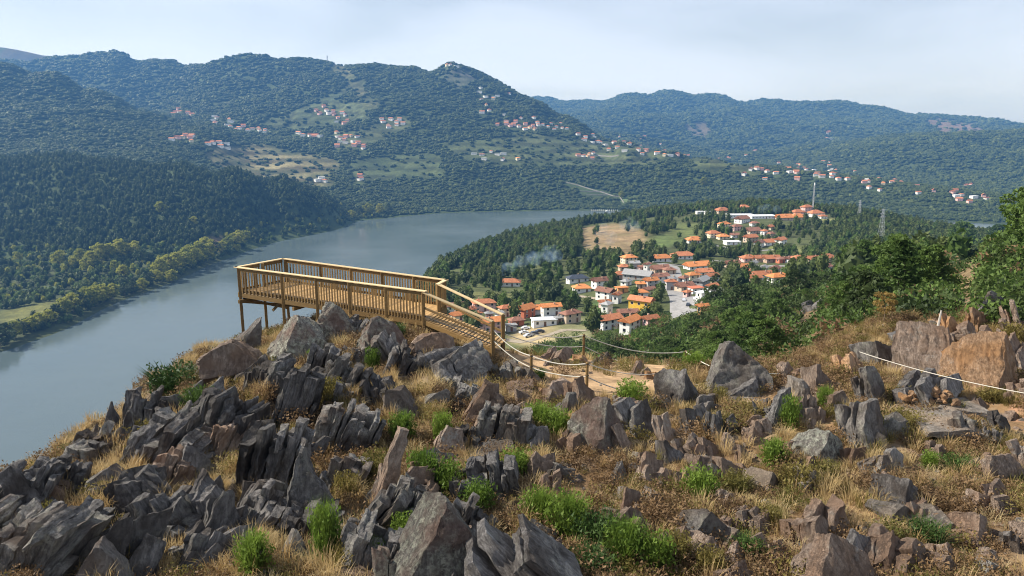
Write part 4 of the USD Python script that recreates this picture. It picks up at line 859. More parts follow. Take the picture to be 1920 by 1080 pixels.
tuft = lambda n, rad, h, w, dr, s: blades(n, rad, h, w, dr, np.random.default_rng(s))
gn = lambda x, y, s, sd: nz(x, y, s, 3, sd)
grass('dry_grass', 21000, [('tuft', tuft(90, 0.20, 0.42, 0.013, 1.0, 1), 'dry_grass', False), ('tuft', tuft(70, 0.16, 0.55, 0.012, 0.7, 2), 'dry_grass', False), ('tuft', tuft(90, 0.24, 0.34, 0.013, 1.2, 3), 'pale_grass', False)],
      lambda x, y, z, px, py, q: q < np.clip(np.where(px > 1000, 0.55, 0.8) + 2.4 * gn(x, y, 2.6, 71), 0.15, 1.0) * np.where(px > 1000, 0.75 * np.clip(0.55 + 3.2 * gn(x, y, 1.7, 75), 0.05, 1), 0.95), 101, 0.5, 1.1, label='golden dry grass between the rocks')
grass('olive_grass', 9000, [('tuft', tuft(90, 0.2, 0.40, 0.013, 0.9, 4), 'olive_grass', False), ('tuft', tuft(80, 0.2, 0.36, 0.012, 1.1, 5), 'olive_grass', False)],
      lambda x, y, z, px, py, q: q < np.clip(0.12 + 2.6 * gn(x, y, 2.1, 72), 0.0, 0.8), 102, 0.55, 1.15, label='yellowish green grass between the rocks')
def heath(seed, n=480):
    r = np.random.default_rng(seed); c = np.clip(r.normal(size=(n, 3)), -1.7, 1.7) * (0.18, 0.18, 0.085) + (0, 0, 0.13); return leaf_tris(c, 0.042, r)
grass('heath', 14000, [('clump', joinm([heath(6), tuft(30, 0.14, 0.34, 0.010, 0.8, 7)]), 'heath_leaf', False), ('clump', joinm([heath(8), tuft(20, 0.16, 0.3, 0.010, 0.8, 9)]), 'heath_leaf', False), ('clump', heath(10, 420), 'olive_grass', False)],
      lambda x, y, z, px, py, q: q < np.clip(0.62 - 2.2 * gn(x, y, 2.6, 71), 0.1, 1.0) * np.where(px > 900, 0.75 * np.clip(0.55 + 3.2 * gn(x, y, 1.7, 75), 0.02, 1), 0.25), 103, 0.7, 1.5, label='brown heather and dry scrub covering the slope')
xs, ys, zs, pxs, pys, r_ = scatter_fg(15000, lambda x, y, z, px, py, q: q < 0.6, 104)
st = []
for i in range(4):
    m = hull_piece(0.12, 0.08, 0.1, np.random.default_rng(60 + i), 'r'); st.append(('stone', (np.array(m.vertices), np.array(m.faces)), ['dark_schist', 'grey_schist', 'rosy_schist', 'pale_quartz'][i], False))
left_ = pxs < 850
wh = np.where(left_, r_.choice([0, 1], len(xs)), r_.choice([1, 2, 2, 2, 3], len(xs)))
sc = r_.uniform(0.25, 1.5, len(xs)) ** 1.6 * np.where(left_ | (r_.random(len(xs)) < 0.9), 1.0, 2.0)
instancer('stones', st, np.c_[xs, ys, zs], wh, r_.uniform(0, 6.28, len(xs)), np.c_[sc, sc, sc], kind='stuff', label='loose stones and chips lying on the ground between the rocks')

# bushes one can count: a woody base and a mass of green rods
def bush_class(name, seed, leaf, n=620, h=0.85, tight=0.9, leaves=500):
    r = np.random.default_rng(seed); p = klass(name)
    a, q = r.uniform(0, 6.283, n), np.sqrt(r.uniform(0, 1, n)); L = h * (1 - 0.42 * q ** 2) * r.uniform(0.55, 1.08, n); clump = 1 + 0.35 * np.sin(a * 3 + seed) * q
    b0 = np.c_[0.16 * q * np.cos(a), 0.16 * q * np.sin(a), np.full(n, -0.03)]; dirn = np.c_[np.cos(a + r.normal(0, .5, n)), np.sin(a + r.normal(0, .5, n)), np.zeros(n)]; out_ = (tight * (0.15 + q) * clump * r.uniform(0.5, 1.1, n))[:, None]
    sd = np.c_[-dirn[:, 1], dirn[:, 0], np.zeros(n)] * (0.007 * r.uniform(.6, 1.4, n))[:, None]; up_ = np.array([0, 0, 1.0])
    md, tp = b0 + dirn * out_ * L[:, None] * 0.45 + up_ * L[:, None] * 0.6, b0 + dirn * out_ * L[:, None] * 0.95 + up_ * L[:, None]
    ms = [(np.stack([b0 - sd, b0 + sd, md + sd, md - sd, tp], 1).reshape(-1, 3), np.vstack([np.arange(n)[:, None] * 5 + w_ for w_ in ([0, 1, 2], [0, 2, 3], [3, 2, 4])]))]
    c = np.clip(r.normal(size=(leaves, 3)), -1.5, 1.5) * (0.22, 0.22, 0.2) + (0, 0, h * 0.38); c[:, 2] = np.abs(c[:, 2]); ms.append(leaf_tris(c, 0.07, r, -0.5))
    usdkit.mesh(stage, p + '/foliage', joinm(ms), LK(leaf), False)
    stems = [tube([(0.05 * math.cos(a), 0.05 * math.sin(a), -0.15), (0.12 * math.cos(a), 0.12 * math.sin(a), h * 0.25), (0.22 * math.cos(a + .3), 0.22 * math.sin(a + .3), h * 0.5)], [0.016, 0.011, 0.004], 5) for a in r.uniform(0, 6.28, 7)]
    usdkit.mesh(stage, p + '/stem', joinm(stems), LK('twig_bark'), True)
    return p
BC = {'g': bush_class('broom_kind', 21, 'broom_leaf', 900, 0.85, 0.55, 900), 'h': bush_class('low_broom_kind', 22, 'broom_leaf', 800, 0.6, 0.8, 800), 'd': bush_class('dark_broom_kind', 23, 'dark_broom_leaf', 560, 0.75, 1.1, 800), 'o': bush_class('gorse_kind', 24, 'olive_grass', 450, 0.6, 1.2, 800)}
BUSH = [(325, 738, 95, 72, 'd', 'wide dark green broom on the left skyline'), (372, 780, 58, 72, 'd', 'rounded dark green broom under the shelf stone'), (755, 826, 56, 52, 'g', 'bright green broom in mid slope behind the rosy slab'),
        (792, 906, 66, 60, 'g', 'green broom beside the long rosy slab'), (838, 920, 70, 50, 'h', 'green broom behind the tip of the lichen rock'), (896, 950, 66, 42, 'h', 'leafy green bush right of the lichen rock tip'), (966, 888, 62, 40, 'h', 'low green broom below the black cube'),
        (478, 1072, 72, 74, 'g', 'bright green round broom at the lower left'), (614, 1050, 62, 110, 'g', 'tall pale green broom left of the lichen rock'), (648, 1080, 60, 70, 'o', 'olive bush left of the tall pale green broom'), (700, 1070, 50, 60, 'g', 'green grass clump against the small upright rock'),
        (760, 1010, 60, 44, 'h', 'light green bush left of the lichen rock top'), (1010, 980, 74, 62, 'g', 'left end of the big broom thicket'), (1066, 1006, 90, 80, 'g', 'tallest broom of the thicket at the bottom centre'), (1120, 1030, 96, 84, 'd', 'shaded broom in the middle of the thicket'),
        (1170, 1052, 92, 76, 'g', 'front broom of the thicket below the rosy block'), (1226, 1066, 80, 60, 'h', 'right end of the broom thicket'), (990, 1070, 80, 56, 'h', 'low yellow green broom right of the lichen rock'), (1100, 1078, 90, 60, 'd', 'dark broom at the bottom edge beside the round boulder'),
        (1182, 760, 64, 40, 'h', 'green bush between the path and the dark rock'), (1212, 770, 46, 30, 'o', 'yellowish bush at the front right corner of the path'), (1010, 800, 70, 42, 'g', 'green bush behind the black cube'), (1046, 812, 52, 40, 'h', 'small green bush right of the one behind the cube'),
        (1450, 872, 54, 48, 'g', 'isolated bright green bush in the middle of the right slope'), (1496, 920, 78, 60, 'o', 'olive gorse below the mottled boulder'), (1545, 900, 60, 44, 'o', 'olive bush right of the olive gorse'), (1312, 936, 74, 52, 'h', 'dark green bush under the pinkish upright block'),
        (1380, 920, 62, 40, 'o', 'yellow green bush left of the whitest stone'), (1736, 1018, 74, 52, 'd', 'rich green bush under the pale wedge of stone'), (1796, 886, 60, 40, 'd', 'dark round bush near the lumpy brown rocks'), (1742, 878, 36, 28, 'h', 'small green bush left of the dark round bush'),
        (1440, 985, 44, 44, 'o', 'olive bush right of the pink broken rock'), (1620, 810, 66, 56, 'o', 'olive bush in the shade of the table slab'), (1690, 806, 70, 42, 'o', 'low scrub under the table slab'), (1400, 1040, 60, 44, 'd', 'dark bush above the rosy lump'), (1270, 1050, 62, 60, 'o', 'olive bush at the bottom, right of the thicket'),
        (1330, 1070, 60, 50, 'o', 'yellow brown bush at the bottom under the grey lump'), (1852, 750, 40, 28, 'o', 'little bush under the long rope, far right'), (1895, 640, 46, 40, 'o', 'bush between the top slabs of the outcrop'), (85, 892, 62, 30, 'o', 'yellow green bush on the lower left skyline'),
        (135, 855, 40, 32, 'd', 'dark bush hanging over the water on the left skyline'), (92, 1000, 40, 70, 'o', 'grass clump in the cleft between the two grey slabs'), (150, 1060, 44, 60, 'h', 'green clump between grey slab and triangular block'), (262, 830, 60, 44, 'o', 'olive bush below the fins on the left'),
        (620, 760, 56, 60, 'o', 'brown green bush in the gully below the deck'), (590, 690, 26, 30, 'h', 'tiny green plant at the deck boulder'), (700, 690, 34, 34, 'h', 'small yellow green plant below the deck front'), (745, 640, 34, 44, 'd', 'small bush under the deck near the ramp'),
        (1300, 696, 50, 34, 'g', 'light green bush behind the dark rounded rock'), (830, 830, 44, 56, 'g', 'green bush among orange grass right of the rosy slab'), (700, 900, 60, 60, 'o', 'olive scrub left of the long rosy slab'), (650, 930, 56, 50, 'o', 'olive scrub below the two tall blocks'),
        (1010, 712, 30, 26, 'd', 'small dark bush by the first rope post'), (1545, 770, 34, 44, 'g', 'grass green bush left of the tall slab'), (1350, 760, 30, 40, 'o', 'dry bush under the overhang'), (1480, 800, 40, 50, 'h', 'grassy bush right of the two-tiered block')]
rb = np.random.default_rng(8)
for bx, by, w, h, k_, lab in BUSH:
    p = gp(bx, by, dmax=70); k = (p[1] * cp - (p[2] - CAMZ) * sp) / FOC
    s = w * k / 0.85; sh = h * k / {'g': 0.85, 'h': 0.6, 'd': 0.75, 'o': 0.6}[k_]
    copy_of(BC[k_], {'g': 'broom_bush', 'h': 'broom_bush', 'd': 'broom_bush', 'o': 'gorse_bush'}[k_], p, rb.uniform(0, 6.28), (s, s, sh * (1.3 if k_ in 'gh' else 0.95)), label=lab, cat='bush')

# ---------------------------------------------------------------- trees
leaf_look('pine_needles', (0.034, 0.074, 0.016), (0.135, 0.21, 0.042), 0.34, 0.5)
leaf_look('young_leaves', (0.050, 0.095, 0.022), (0.155, 0.22, 0.055), 0.36, 0.5)
leaf_look('dark_leaves', (0.028, 0.050, 0.016), (0.072, 0.104, 0.028), 0.25, 0.4)
leaf_look('wood_leaves', (0.045, 0.078, 0.024), (0.15, 0.19, 0.052), 0.34, 0.02, rnd=0.35)
leaf_look('hill_leaves', (0.034, 0.061, 0.022), (0.092, 0.128, 0.037), 0.3, 0.006, rnd=0.35)
leaf_look('yellow_leaves', (0.20, 0.25, 0.04), (0.42, 0.42, 0.07), 0.5, 0.1)
leaf_look('golden_leaves', (0.24, 0.15, 0.04), (0.36, 0.24, 0.07), 0.35, 0.3)
nmat('pine_bark', [(0.3, (0.09, 0.065, 0.045)), (0.7, (0.20, 0.15, 0.11))], 6, 0.95, bump=0.5)
def tree_parts(seed, H, spread, nclump, per, leaf, form, crown0=0.35):
    """trunk with limbs, and a crown of leaf clumps at the limbs' ends, leaving gaps"""
    r = np.random.default_rng(seed); bend = r.normal(0, 0.05 * H, 2); tr, cl = [], []
    trunk = [np.array([bend[0] * t * t, bend[1] * t * t, H * 0.93 * t]) for t in np.linspace(0, 1, 6)]
    tr.append(tube([trunk[0] - (0, 0, 1.0)] + trunk, np.linspace(0.019, 0.004, 7) * H, 7))
    for i in range(nclump):
        t = crown0 + (1 - crown0) * (i + r.random()) / nclump; b = trunk[0] + (trunk[-1] - trunk[0]) * min(t, 0.98); b[:2] = bend * t * t
        prof = {'pine': math.sin(math.pi * min(1, (t - crown0) / (1 - crown0) * 0.72 + 0.24)), 'cone': 1.08 - (t - crown0) / (1 - crown0), 'round': math.sqrt(max(0.08, 1 - (2 * (t - crown0) / (1 - crown0) - 0.9) ** 2))}[form]
        a = i * 2.4 + r.normal(0, 0.3); R = spread * prof * r.uniform(0.45, 1.05); e = b + np.array([R * math.cos(a), R * math.sin(a), r.uniform(0.0, 0.35) * R + 0.02 * H])
        tr.append(tube([b, (b + e) / 2 + (0, 0, -0.05 * R), e], [0.006 * H, 0.004 * H, 0.0015 * H], 4))
        cr = spread * r.uniform(0.24, 0.42) * (0.75 + 0.4 * prof); q = r.normal(size=(per, 3)); q /= np.linalg.norm(q, axis=1, keepdims=True); q *= (r.uniform(0.35, 1, per) ** 0.5)[:, None] * cr
        q[:, 2] *= 0.72; cl.append(e + q)
    c = np.vstack(cl); return joinm(tr), c
def tree_class(name, seed, H, spread, nclump, per, size, leaf, form, crown0=0.35, bark='pine_bark'):
    p = klass(name); trunk, c = tree_parts(seed, H, spread, nclump, per, leaf, form, crown0)
    usdkit.mesh(stage, p + '/trunk', trunk, LK(bark), True)
    usdkit.mesh(stage, p + '/crown', leaf_tris(c, size, np.random.default_rng(seed + 5)), LK(leaf), False)
    return p
PINES = [tree_class(f'pine_kind_{i}', 300 + i, 8.0, 2.5, 26, 110, 0.36, 'pine_needles', 'pine', [0.3, 0.42, 0.36][i]) for i in range(3)]
YOUNG = [tree_class(f'leafy_kind_{i}', 320 + i, 6.0, 2.2, 22, 110, 0.34, 'young_leaves', 'round', 0.18) for i in range(3)]
CONES = [tree_class(f'cone_pine_kind_{i}', 340 + i, 7.0, 2.0, 26, 95, 0.34, 'pine_needles', 'cone', 0.14) for i in range(2)]
DARKT = [tree_class(f'dark_kind_{i}', 360 + i, 7.0, 2.8, 20, 80, 0.5, 'dark_leaves', 'round', 0.15) for i in range(2)]
YELL = [tree_class(f'poplar_kind_{i}', 380 + i, 9.0, 3.4, 18, 60, 0.85, 'yellow_leaves', 'round', 0.12) for i in range(2)]
GOLD = [tree_class('golden_kind', 390, 6.0, 1.8, 14, 90, 0.3, 'golden_leaves', 'round', 0.35)]
# how far the ground itself hides what lies behind it, seen from the height of the viewpoint (with a margin)
SEEN = np.maximum.accumulate((H - CAMZ) / D, axis=0)
def seen(x, y, z, top, margin=0.010):
    i, j = grid_ij(x, y); s = map_coordinates(SEEN, [np.maximum(i - 2, 0), j], order=1, mode='nearest')
    return (z + top - CAMZ) / np.hypot(x, y) > s - margin
NO_TREES = []                                                # circles of houses, roads, yards: (x, y, r)
def clear_of(x, y, extra=0.0):
    ok = np.ones(len(x), bool)
    if NO_TREES:
        from scipy.spatial import cKDTree
        c = np.array(NO_TREES); t = cKDTree(c[:, :2]); dd, ii = t.query(np.c_[x, y], k=min(4, len(c)))
        ok = ~((dd < c[ii, 2] + extra).any(1))
    return ok
def field_at(x, y):
    i, j = grid_ij(x, y); return map_coordinates(fieldmask.astype(float), [i, j], order=0, mode='nearest') > 0.5

# ---------------------------------------------------------------- village
def wallm(name, col): nmat(name, [(0.3, tuple(c * 0.84 for c in col)), (0.7, col)], 0.5, 0.9)
for nme, col in dict(white=(0.76, 0.745, 0.71), cream=(0.70, 0.62, 0.44), pink=(0.66, 0.42, 0.38), yellow=(0.72, 0.46, 0.06), brown=(0.40, 0.28, 0.20), grey=(0.36, 0.35, 0.34), red=(0.48, 0.15, 0.08), orange=(0.62, 0.30, 0.10), tan=(0.50, 0.40, 0.30)).items(): wallm(nme + '_render', col)
def roofm(name, a, b): look(name, {'tc': ('texture_coordinate', {}), 'oi': ('object_info', {}), 'w': ('wave_texture', dict(wave_type='bands', bands_direction='x', scale=6.0, distortion=0.3)), 'n': ('noise_texture', dict(scale=0.9, detail=7.0, roughness=0.7)), 'r': ('rgb_ramp', dict(ramp=[(0.3, a), (0.7, b)])),
        'mr': ('map_range', dict(to_min=0.8, to_max=1.15)), 'h': ('hsv', {}), 'b': ('bump', dict(strength=0.7, distance=0.06)), 'p': ('principled_bsdf', dict(roughness=0.85, specular_ior_level=0.2))},
        [('tc.object', 'w.vector'), ('tc.object', 'n.vector'), ('n.fac', 'r.fac'), ('r.color', 'h.color'), ('oi.random', 'mr.value'), ('mr.result', 'h.value'), ('h.color', 'p.base_color'), ('w.fac', 'b.height'), ('b.normal', 'p.normal')])
roofm('clay_tiles', (0.30, 0.105, 0.052), (0.50, 0.21, 0.105)); roofm('new_tiles', (0.46, 0.165, 0.06), (0.66, 0.27, 0.10)); roofm('old_tiles', (0.16, 0.075, 0.052), (0.32, 0.16, 0.11)); roofm('grey_sheet', (0.22, 0.22, 0.22), (0.34, 0.34, 0.335)); roofm('white_sheet', (0.62, 0.64, 0.66), (0.76, 0.78, 0.80)); roofm('slate_roof', (0.035, 0.045, 0.065), (0.07, 0.08, 0.10))
look('dark_glass', {'p': ('principled_bsdf', dict(base_color=(0.02, 0.025, 0.03), roughness=0.12))}, [])
look('painted_frame', {'p': ('principled_bsdf', dict(base_color=(0.62, 0.60, 0.56), roughness=0.5))}, [])
look('door_paint', {'p': ('principled_bsdf', dict(base_color=(0.14, 0.07, 0.04), roughness=0.5))}, [])
def quad_box(x0, x1, y0, y1, z0, z1):
    m = trimesh.creation.box(bounds=[[x0, y0, z0], [x1, y1, z1]]); return np.array(m.vertices), np.array(m.faces)
def roof_mesh(w, d, z, rise, kind, ov=0.75, th=0.18):
    a, b = w / 2 + ov, d / 2 + ov
    if kind == 'flat': return quad_box(-a + .3, a - .3, -b + .3, b - .3, z, z + 0.3)
    r = a if kind == 'gable' else a - b * 0.95 if a > b else 0.15
    top = [(-a, -b), (a, -b), (a, b), (-a, b), (-r, 0), (r, 0)]
    zz_ = [z - 0.12] * 4 + [z + rise] * 2
    V = [(x, y, q + th) for (x, y), q in zip(top, zz_)] + [(x, y, q) for (x, y), q in zip(top, zz_)]
    up = [(0, 1, 5), (0, 5, 4), (2, 3, 4), (2, 4, 5), (1, 2, 5), (3, 0, 4)]
    Fc = list(up) + [(a_ + 6, c_ + 6, b_ + 6) for a_, b_, c_ in up]
    for i in range(4):
        j = (i + 1) % 4; Fc += [(i, i + 6, j + 6), (i, j + 6, j)]
    return np.array(V, float), np.array(Fc)
def wall_mesh(w, d, z0, z1, rise, kind):
    a, b = w / 2, d / 2; V = [(-a, -b, z0), (a, -b, z0), (a, b, z0), (-a, b, z0), (-a, -b, z1), (a, -b, z1), (a, b, z1), (-a, b, z1)]
    Fc = [(0, 1, 5), (0, 5, 4), (1, 2, 6), (1, 6, 5), (2, 3, 7), (2, 7, 6), (3, 0, 4), (3, 4, 7)]
    if kind == 'gable': V += [(-a, 0, z1 + rise * 0.97), (a, 0, z1 + rise * 0.97)]; Fc += [(5, 6, 9), (7, 4, 8), (4, 5, 9), (4, 9, 8), (6, 7, 8), (6, 8, 9)]
    else: Fc += [(4, 5, 6), (4, 6, 7)]
    return np.array(V, float), np.array(Fc)
def house_parts(P, w, d, h, kind, wall, roof, storeys, rng, win=True, chim=True):
    rise = 0 if kind == 'flat' else 0.31 * d if kind == 'gable' else 0.30 * min(w, d)
    wl = obj('wall', wall_mesh(w, d, -3.0, h, rise, kind), wall, P)
    rf = obj('roof', roof_mesh(w, d, h, rise, kind), roof, P)
    if chim and kind != 'flat':
        cx, cy = rng.uniform(-.25, .25) * w, rng.choice([-1, 1]) * d * 0.2; obj('chimney', quad_box(cx - .28, cx + .28, cy - .28, cy + .28, h + rise * 0.4, h + rise + 0.6), 'brown_render', path_of(rf))
    if not win: return
    sh = h / storeys
    for (nx, ny, L, off) in ((0, -1, w, d / 2), (1, 0, d, w / 2), (-1, 0, d, w / 2), (0, 1, w, d / 2)):
        n = max(1, int(L / 3.6))
        for s in range(storeys):
            for i in range(n):
                u = (i + 0.5) / n * L - L / 2; zc = s * sh + sh * 0.56; door = s == 0 and i == n // 2 and ny == -1
                def slab(hw, z0, z1, o0, o1):
                    return quad_box(u - hw, u + hw, ny * off + min(ny * o0, ny * o1), ny * off + max(ny * o0, ny * o1), z0, z1) if ny else quad_box(nx * off + min(nx * o0, nx * o1), nx * off + max(nx * o0, nx * o1), u - hw, u + hw, z0, z1)
                if door:
                    obj('door', slab(0.55, 0.0, 2.15, -0.05, 0.05), 'door_paint', P); continue
                f = obj('window', slab(0.68, zc - 0.72, zc + 0.72, -0.05, 0.04), 'painted_frame', P)
                obj('pane', slab(0.56, zc - 0.6, zc + 0.6, 0.03, 0.06), 'dark_glass', path_of(f))
W_, C_, K_, Y_, B_r, G_, R_, O_, T_ = [n + '_render' for n in ('white', 'cream', 'pink', 'yellow', 'brown', 'grey', 'red', 'orange', 'tan')]
c_, n_, o_, gs, ws, sl = 'clay_tiles', 'new_tiles', 'old_tiles', 'grey_sheet', 'white_sheet', 'slate_roof'
HOUSES = [  # base x, base y, width px, storeys, roof kind, wall, roof, yaw degrees, label
 (860, 602, 27, 1, 'gable', C_, n_, 35, 'small cream house with orange roof seen through the ramp rails'), (853, 583, 38, 1, 'gable', W_, o_, 30, 'long house with faded brown roof behind the ramp rails'), (907, 584, 42, 2, 'hip', K_, c_, 30, 'pink two-storey house with red hip roof left of the ramp end'),
 (920, 622, 46, 2, 'gable', K_, n_, 25, 'large pink house seen between the two ramp end posts'), (948, 594, 24, 2, 'hip', C_, c_, 35, 'cream house with red hip roof just right of the ramp post'), (985, 596, 34, 2, 'gable', R_, n_, 60, 'red-walled house with gable facing the deck'), (1006, 590, 32, 1, 'hip', W_, n_, 20, 'white house with orange roof behind the red-walled house'),
 (1033, 592, 36, 2, 'gable', W_, n_, 30, 'white house with broad orange roof left of the brown villa'), (1070, 606, 38, 2, 'hip', T_, o_, 40, 'square brown villa with dark hip roof standing alone'), (1020, 612, 46, 1, 'flat', W_, ws, 18, 'shed with flat white roof by the parking yard'), (968, 612, 26, 1, 'hip', R_, o_, 30, 'low brick-red house behind the ramp post'),
 (958, 622, 20, 1, 'flat', G_, gs, 20, 'grey flat-roofed outbuilding by the parked cars'), (956, 537, 40, 1, 'hip', W_, c_, 8, 'long low house beside the smoke at the wood edge'), (1083, 530, 40, 1, 'hip', W_, sl, 20, 'villa with dark slate roof at the edge of the wood'), (1091, 549, 32, 1, 'hip', W_, n_, 20, 'white bungalow with orange roof below the slate-roofed villa'),
 (1125, 540, 28, 2, 'gable', W_, o_, 35, 'white house with brown roof behind the tall white house'), (1136, 562, 32, 2, 'gable', W_, o_, -36, 'tall bright white house with brown roof, blank left wall'), (1166, 549, 22, 1, 'flat', O_, n_, 30, 'low orange-walled building right of the tall white house'), (1198, 524, 54, 1, 'gable', G_, gs, -20, 'large hall with grey sheet roof in the village centre'),
 (1163, 523, 26, 1, 'hip', B_r, c_, 25, 'small house with red roof left of the grey hall'), (1203, 590, 44, 2, 'gable', Y_, c_, -32, 'bright yellow house with red roof'), (1221, 540, 24, 2, 'gable', G_, n_, 35, 'grey house with orange roof below the grey hall'), (1240, 532, 26, 2, 'gable', W_, o_, 30, 'tall white-walled house beside the village road'),
 (1239, 512, 32, 1, 'gable', B_r, o_, 25, 'long dark red roof behind the grey hall'), (1256, 514, 22, 1, 'hip', T_, o_, 20, 'small dark red roof at the head of the road'), (1142, 618, 48, 2, 'gable', W_, c_, 40, 'white house with big red roof at the front of the village'), (1182, 624, 44, 2, 'gable', W_, n_, 55, 'white gabled house with bright orange roof above the near trees'),
 (1178, 597, 36, 1, 'gable', B_r, o_, 15, 'low brown roof between yellow and orange-roofed houses'), (1220, 612, 26, 1, 'gable', K_, c_, 35, 'pinkish small house right of the bright orange roof'), (1202, 558, 24, 1, 'hip', W_, n_, 20, 'small orange-roofed house behind the yellow house'), (1218, 552, 20, 1, 'gable', C_, o_, 45, 'small cream house beside the road bend'),
 (1285, 546, 32, 1, 'gable', T_, o_, 30, 'beige house on the right side of the road'), (1301, 524, 24, 1, 'hip', C_, n_, 30, 'bright orange roof above the beige house'), (1317, 540, 38, 2, 'gable', G_, gs, 60, 'house with steep grey roof right of the road'), (1322, 518, 28, 1, 'gable', W_, c_, 20, 'red roof behind the steep grey roof'),
 (1336, 526, 22, 1, 'gable', W_, c_, 30, 'white gable right of the steep grey roof'), (1337, 546, 20, 1, 'gable', W_, c_, 40, 'small white house above the near pines'), (1306, 550, 26, 1, 'flat', W_, 'red_render', 25, 'building with a flat red canopy by the road'), (1320, 560, 24, 1, 'flat', W_, ws, 30, 'low white roofs below the red canopy'), (1318, 590, 16, 1, 'gable', O_, n_, 30, 'little orange roof showing among the pines'),
 (1180, 494, 27, 2, 'hip', C_, n_, 30, 'cream two-storey house with orange hip roof at the meadow edge'), (1240, 491, 42, 1, 'hip', W_, n_, 20, 'sunlit white bungalow with wide orange roof'), (1282, 486, 44, 1, 'hip', W_, c_, 22, 'white house with red roof right of the sunlit bungalow'), (1309, 506, 48, 1, 'gable', W_, n_, 28, 'warehouse with glowing orange roof'),
 (1304, 456, 32, 1, 'hip', W_, n_, 20, 'white house with orange roof under the green terraces'), (1338, 446, 24, 2, 'hip', C_, c_, 25, 'orange-roofed house left of the low hedge line'), (1357, 449, 22, 1, 'hip', C_, n_, 25, 'low orange roof right beside its taller neighbour'), (1359, 428, 21, 2, 'hip', C_, n_, 30, 'square cream house with orange roof below the factory'),
 (1382, 433, 20, 2, 'hip', K_, o_, 25, 'pinkish house right of the square cream one'), (1313, 401, 14, 1, 'flat', W_, ws, 10, 'left of two tiny white sheds by the wood'), (1328, 401, 12, 1, 'flat', W_, ws, 10, 'right of two tiny white sheds by the wood'), (1356, 399, 28, 1, 'hip', T_, c_, 20, 'orange roof at the top left of the upper village'),
 (1396, 393, 22, 1, 'hip', C_, c_, 20, 'orange roof directly behind the white factory'), (1391, 408, 50, 1, 'flat', W_, ws, 15, 'white factory with flat roof'), (1432, 410, 52, 1, 'flat', W_, ws, 15, 'long pale shed under the thin blue smoke'), (1393, 418, 26, 2, 'gable', W_, o_, 45, 'white gabled house in front of the factory'),
 (1413, 438, 28, 1, 'gable', T_, o_, 30, 'house with brown roof above the white chapel'), (1409, 454, 24, 2, 'gable', T_, c_, 30, 'tan house left of the white chapel'), (1425, 464, 22, 2, 'gable', W_, o_, 60, 'white chapel-like house with gable front'), (1446, 460, 26, 1, 'gable', W_, c_, 25, 'white house with red roof right of the chapel'),
 (1465, 459, 22, 2, 'gable', W_, c_, 50, 'white double-gabled house at the end of the upper row'), (1374, 459, 28, 1, 'flat', W_, ws, 20, 'low white walls and sheds beside the hedge'), (1514, 400, 21, 3, 'hip', K_, c_, 25, 'tallest pink house beside the antenna tower'), (1497, 405, 24, 2, 'hip', K_, c_, 25, 'pink house left of the tallest one'),
 (1498, 412, 32, 1, 'hip', C_, n_, 20, 'wide orange roof below the pink houses'), (1472, 413, 30, 1, 'gable', T_, n_, 15, 'low orange roof at the left of the antenna group'), (1531, 407, 28, 2, 'hip', W_, c_, 25, 'house with red roof right of the antenna tower'), (1544, 410, 14, 1, 'hip', W_, c_, 20, 'little white house at the right end of the antenna group'),
 (1405, 491, 28, 1, 'hip', K_, c_, 20, 'first house of the terracotta row'), (1428, 491, 24, 1, 'gable', T_, c_, 15, 'second house of the terracotta row'), (1449, 492, 28, 1, 'gable', B_r, c_, 15, 'third house of the terracotta row'), (1467, 493, 18, 1, 'hip', R_, o_, 20, 'dark red house in the middle of the terracotta row'),
 (1480, 492, 18, 1, 'gable', W_, o_, 40, 'white gable in the terracotta row'), (1499, 492, 26, 1, 'hip', K_, c_, 20, 'rosy house right of the white gable in the row'), (1527, 494, 28, 1, 'gable', T_, c_, 20, 'long low roof near the right end of the row'), (1553, 495, 32, 2, 'hip', C_, c_, 25, 'tall cream house ending the terracotta row beside the pines'),
 (1550, 508, 22, 1, 'gable', W_, o_, 50, 'white gable below the tall cream house'), (1375, 502, 28, 1, 'gable', T_, o_, 25, 'brownish house left below the terracotta row'), (1394, 508, 26, 1, 'gable', C_, n_, 20, 'bright salmon roof below the terracotta row'), (1402, 520, 30, 1, 'gable', T_, c_, 20, 'red roof on the lower lane'),
 (1432, 525, 38, 1, 'gable', W_, c_, 18, 'broad red roof on the lower lane above the pines'), (1461, 532, 38, 1, 'hip', W_, n_, 25, 'large orange hip roof nearest the pines'), (1415, 532, 24, 1, 'gable', T_, c_, 20, 'half hidden roof behind the nearest pines')]
rh = np.random.default_rng(31)
for bx, by, wp, stn, kind, wall, roof, yaw, lab in HOUSES:
    p = gp(bx, by, dmin=180, dmax=1300); k = (p[1] * cp - (p[2] - CAMZ) * sp) / FOC
    w = wp * k * 0.96; d = w * (0.5 if wp > 34 else 0.68); h = {1: 2.8, 2: 4.5, 3: 7.6}[stn] * (1.55 if wall == Y_ else 1)
    t = thing('house', p + (0, d * 0.4, 0.2), math.radians(yaw - 8 + rh.uniform(-6, 6)), label=lab, cat='house')
    house_parts(path_of(t), w, d, h, kind, wall, roof, stn, rh)
    NO_TREES.append((p[0], p[1] + d * 0.4, max(w, d) * 0.62 + 1.5)); NO_TREES.extend([(p[0] - p[0] / p[1] * q, p[1] + d * .4 - q, w * 0.42) for q in (8, 15, 22, 29, 36)])
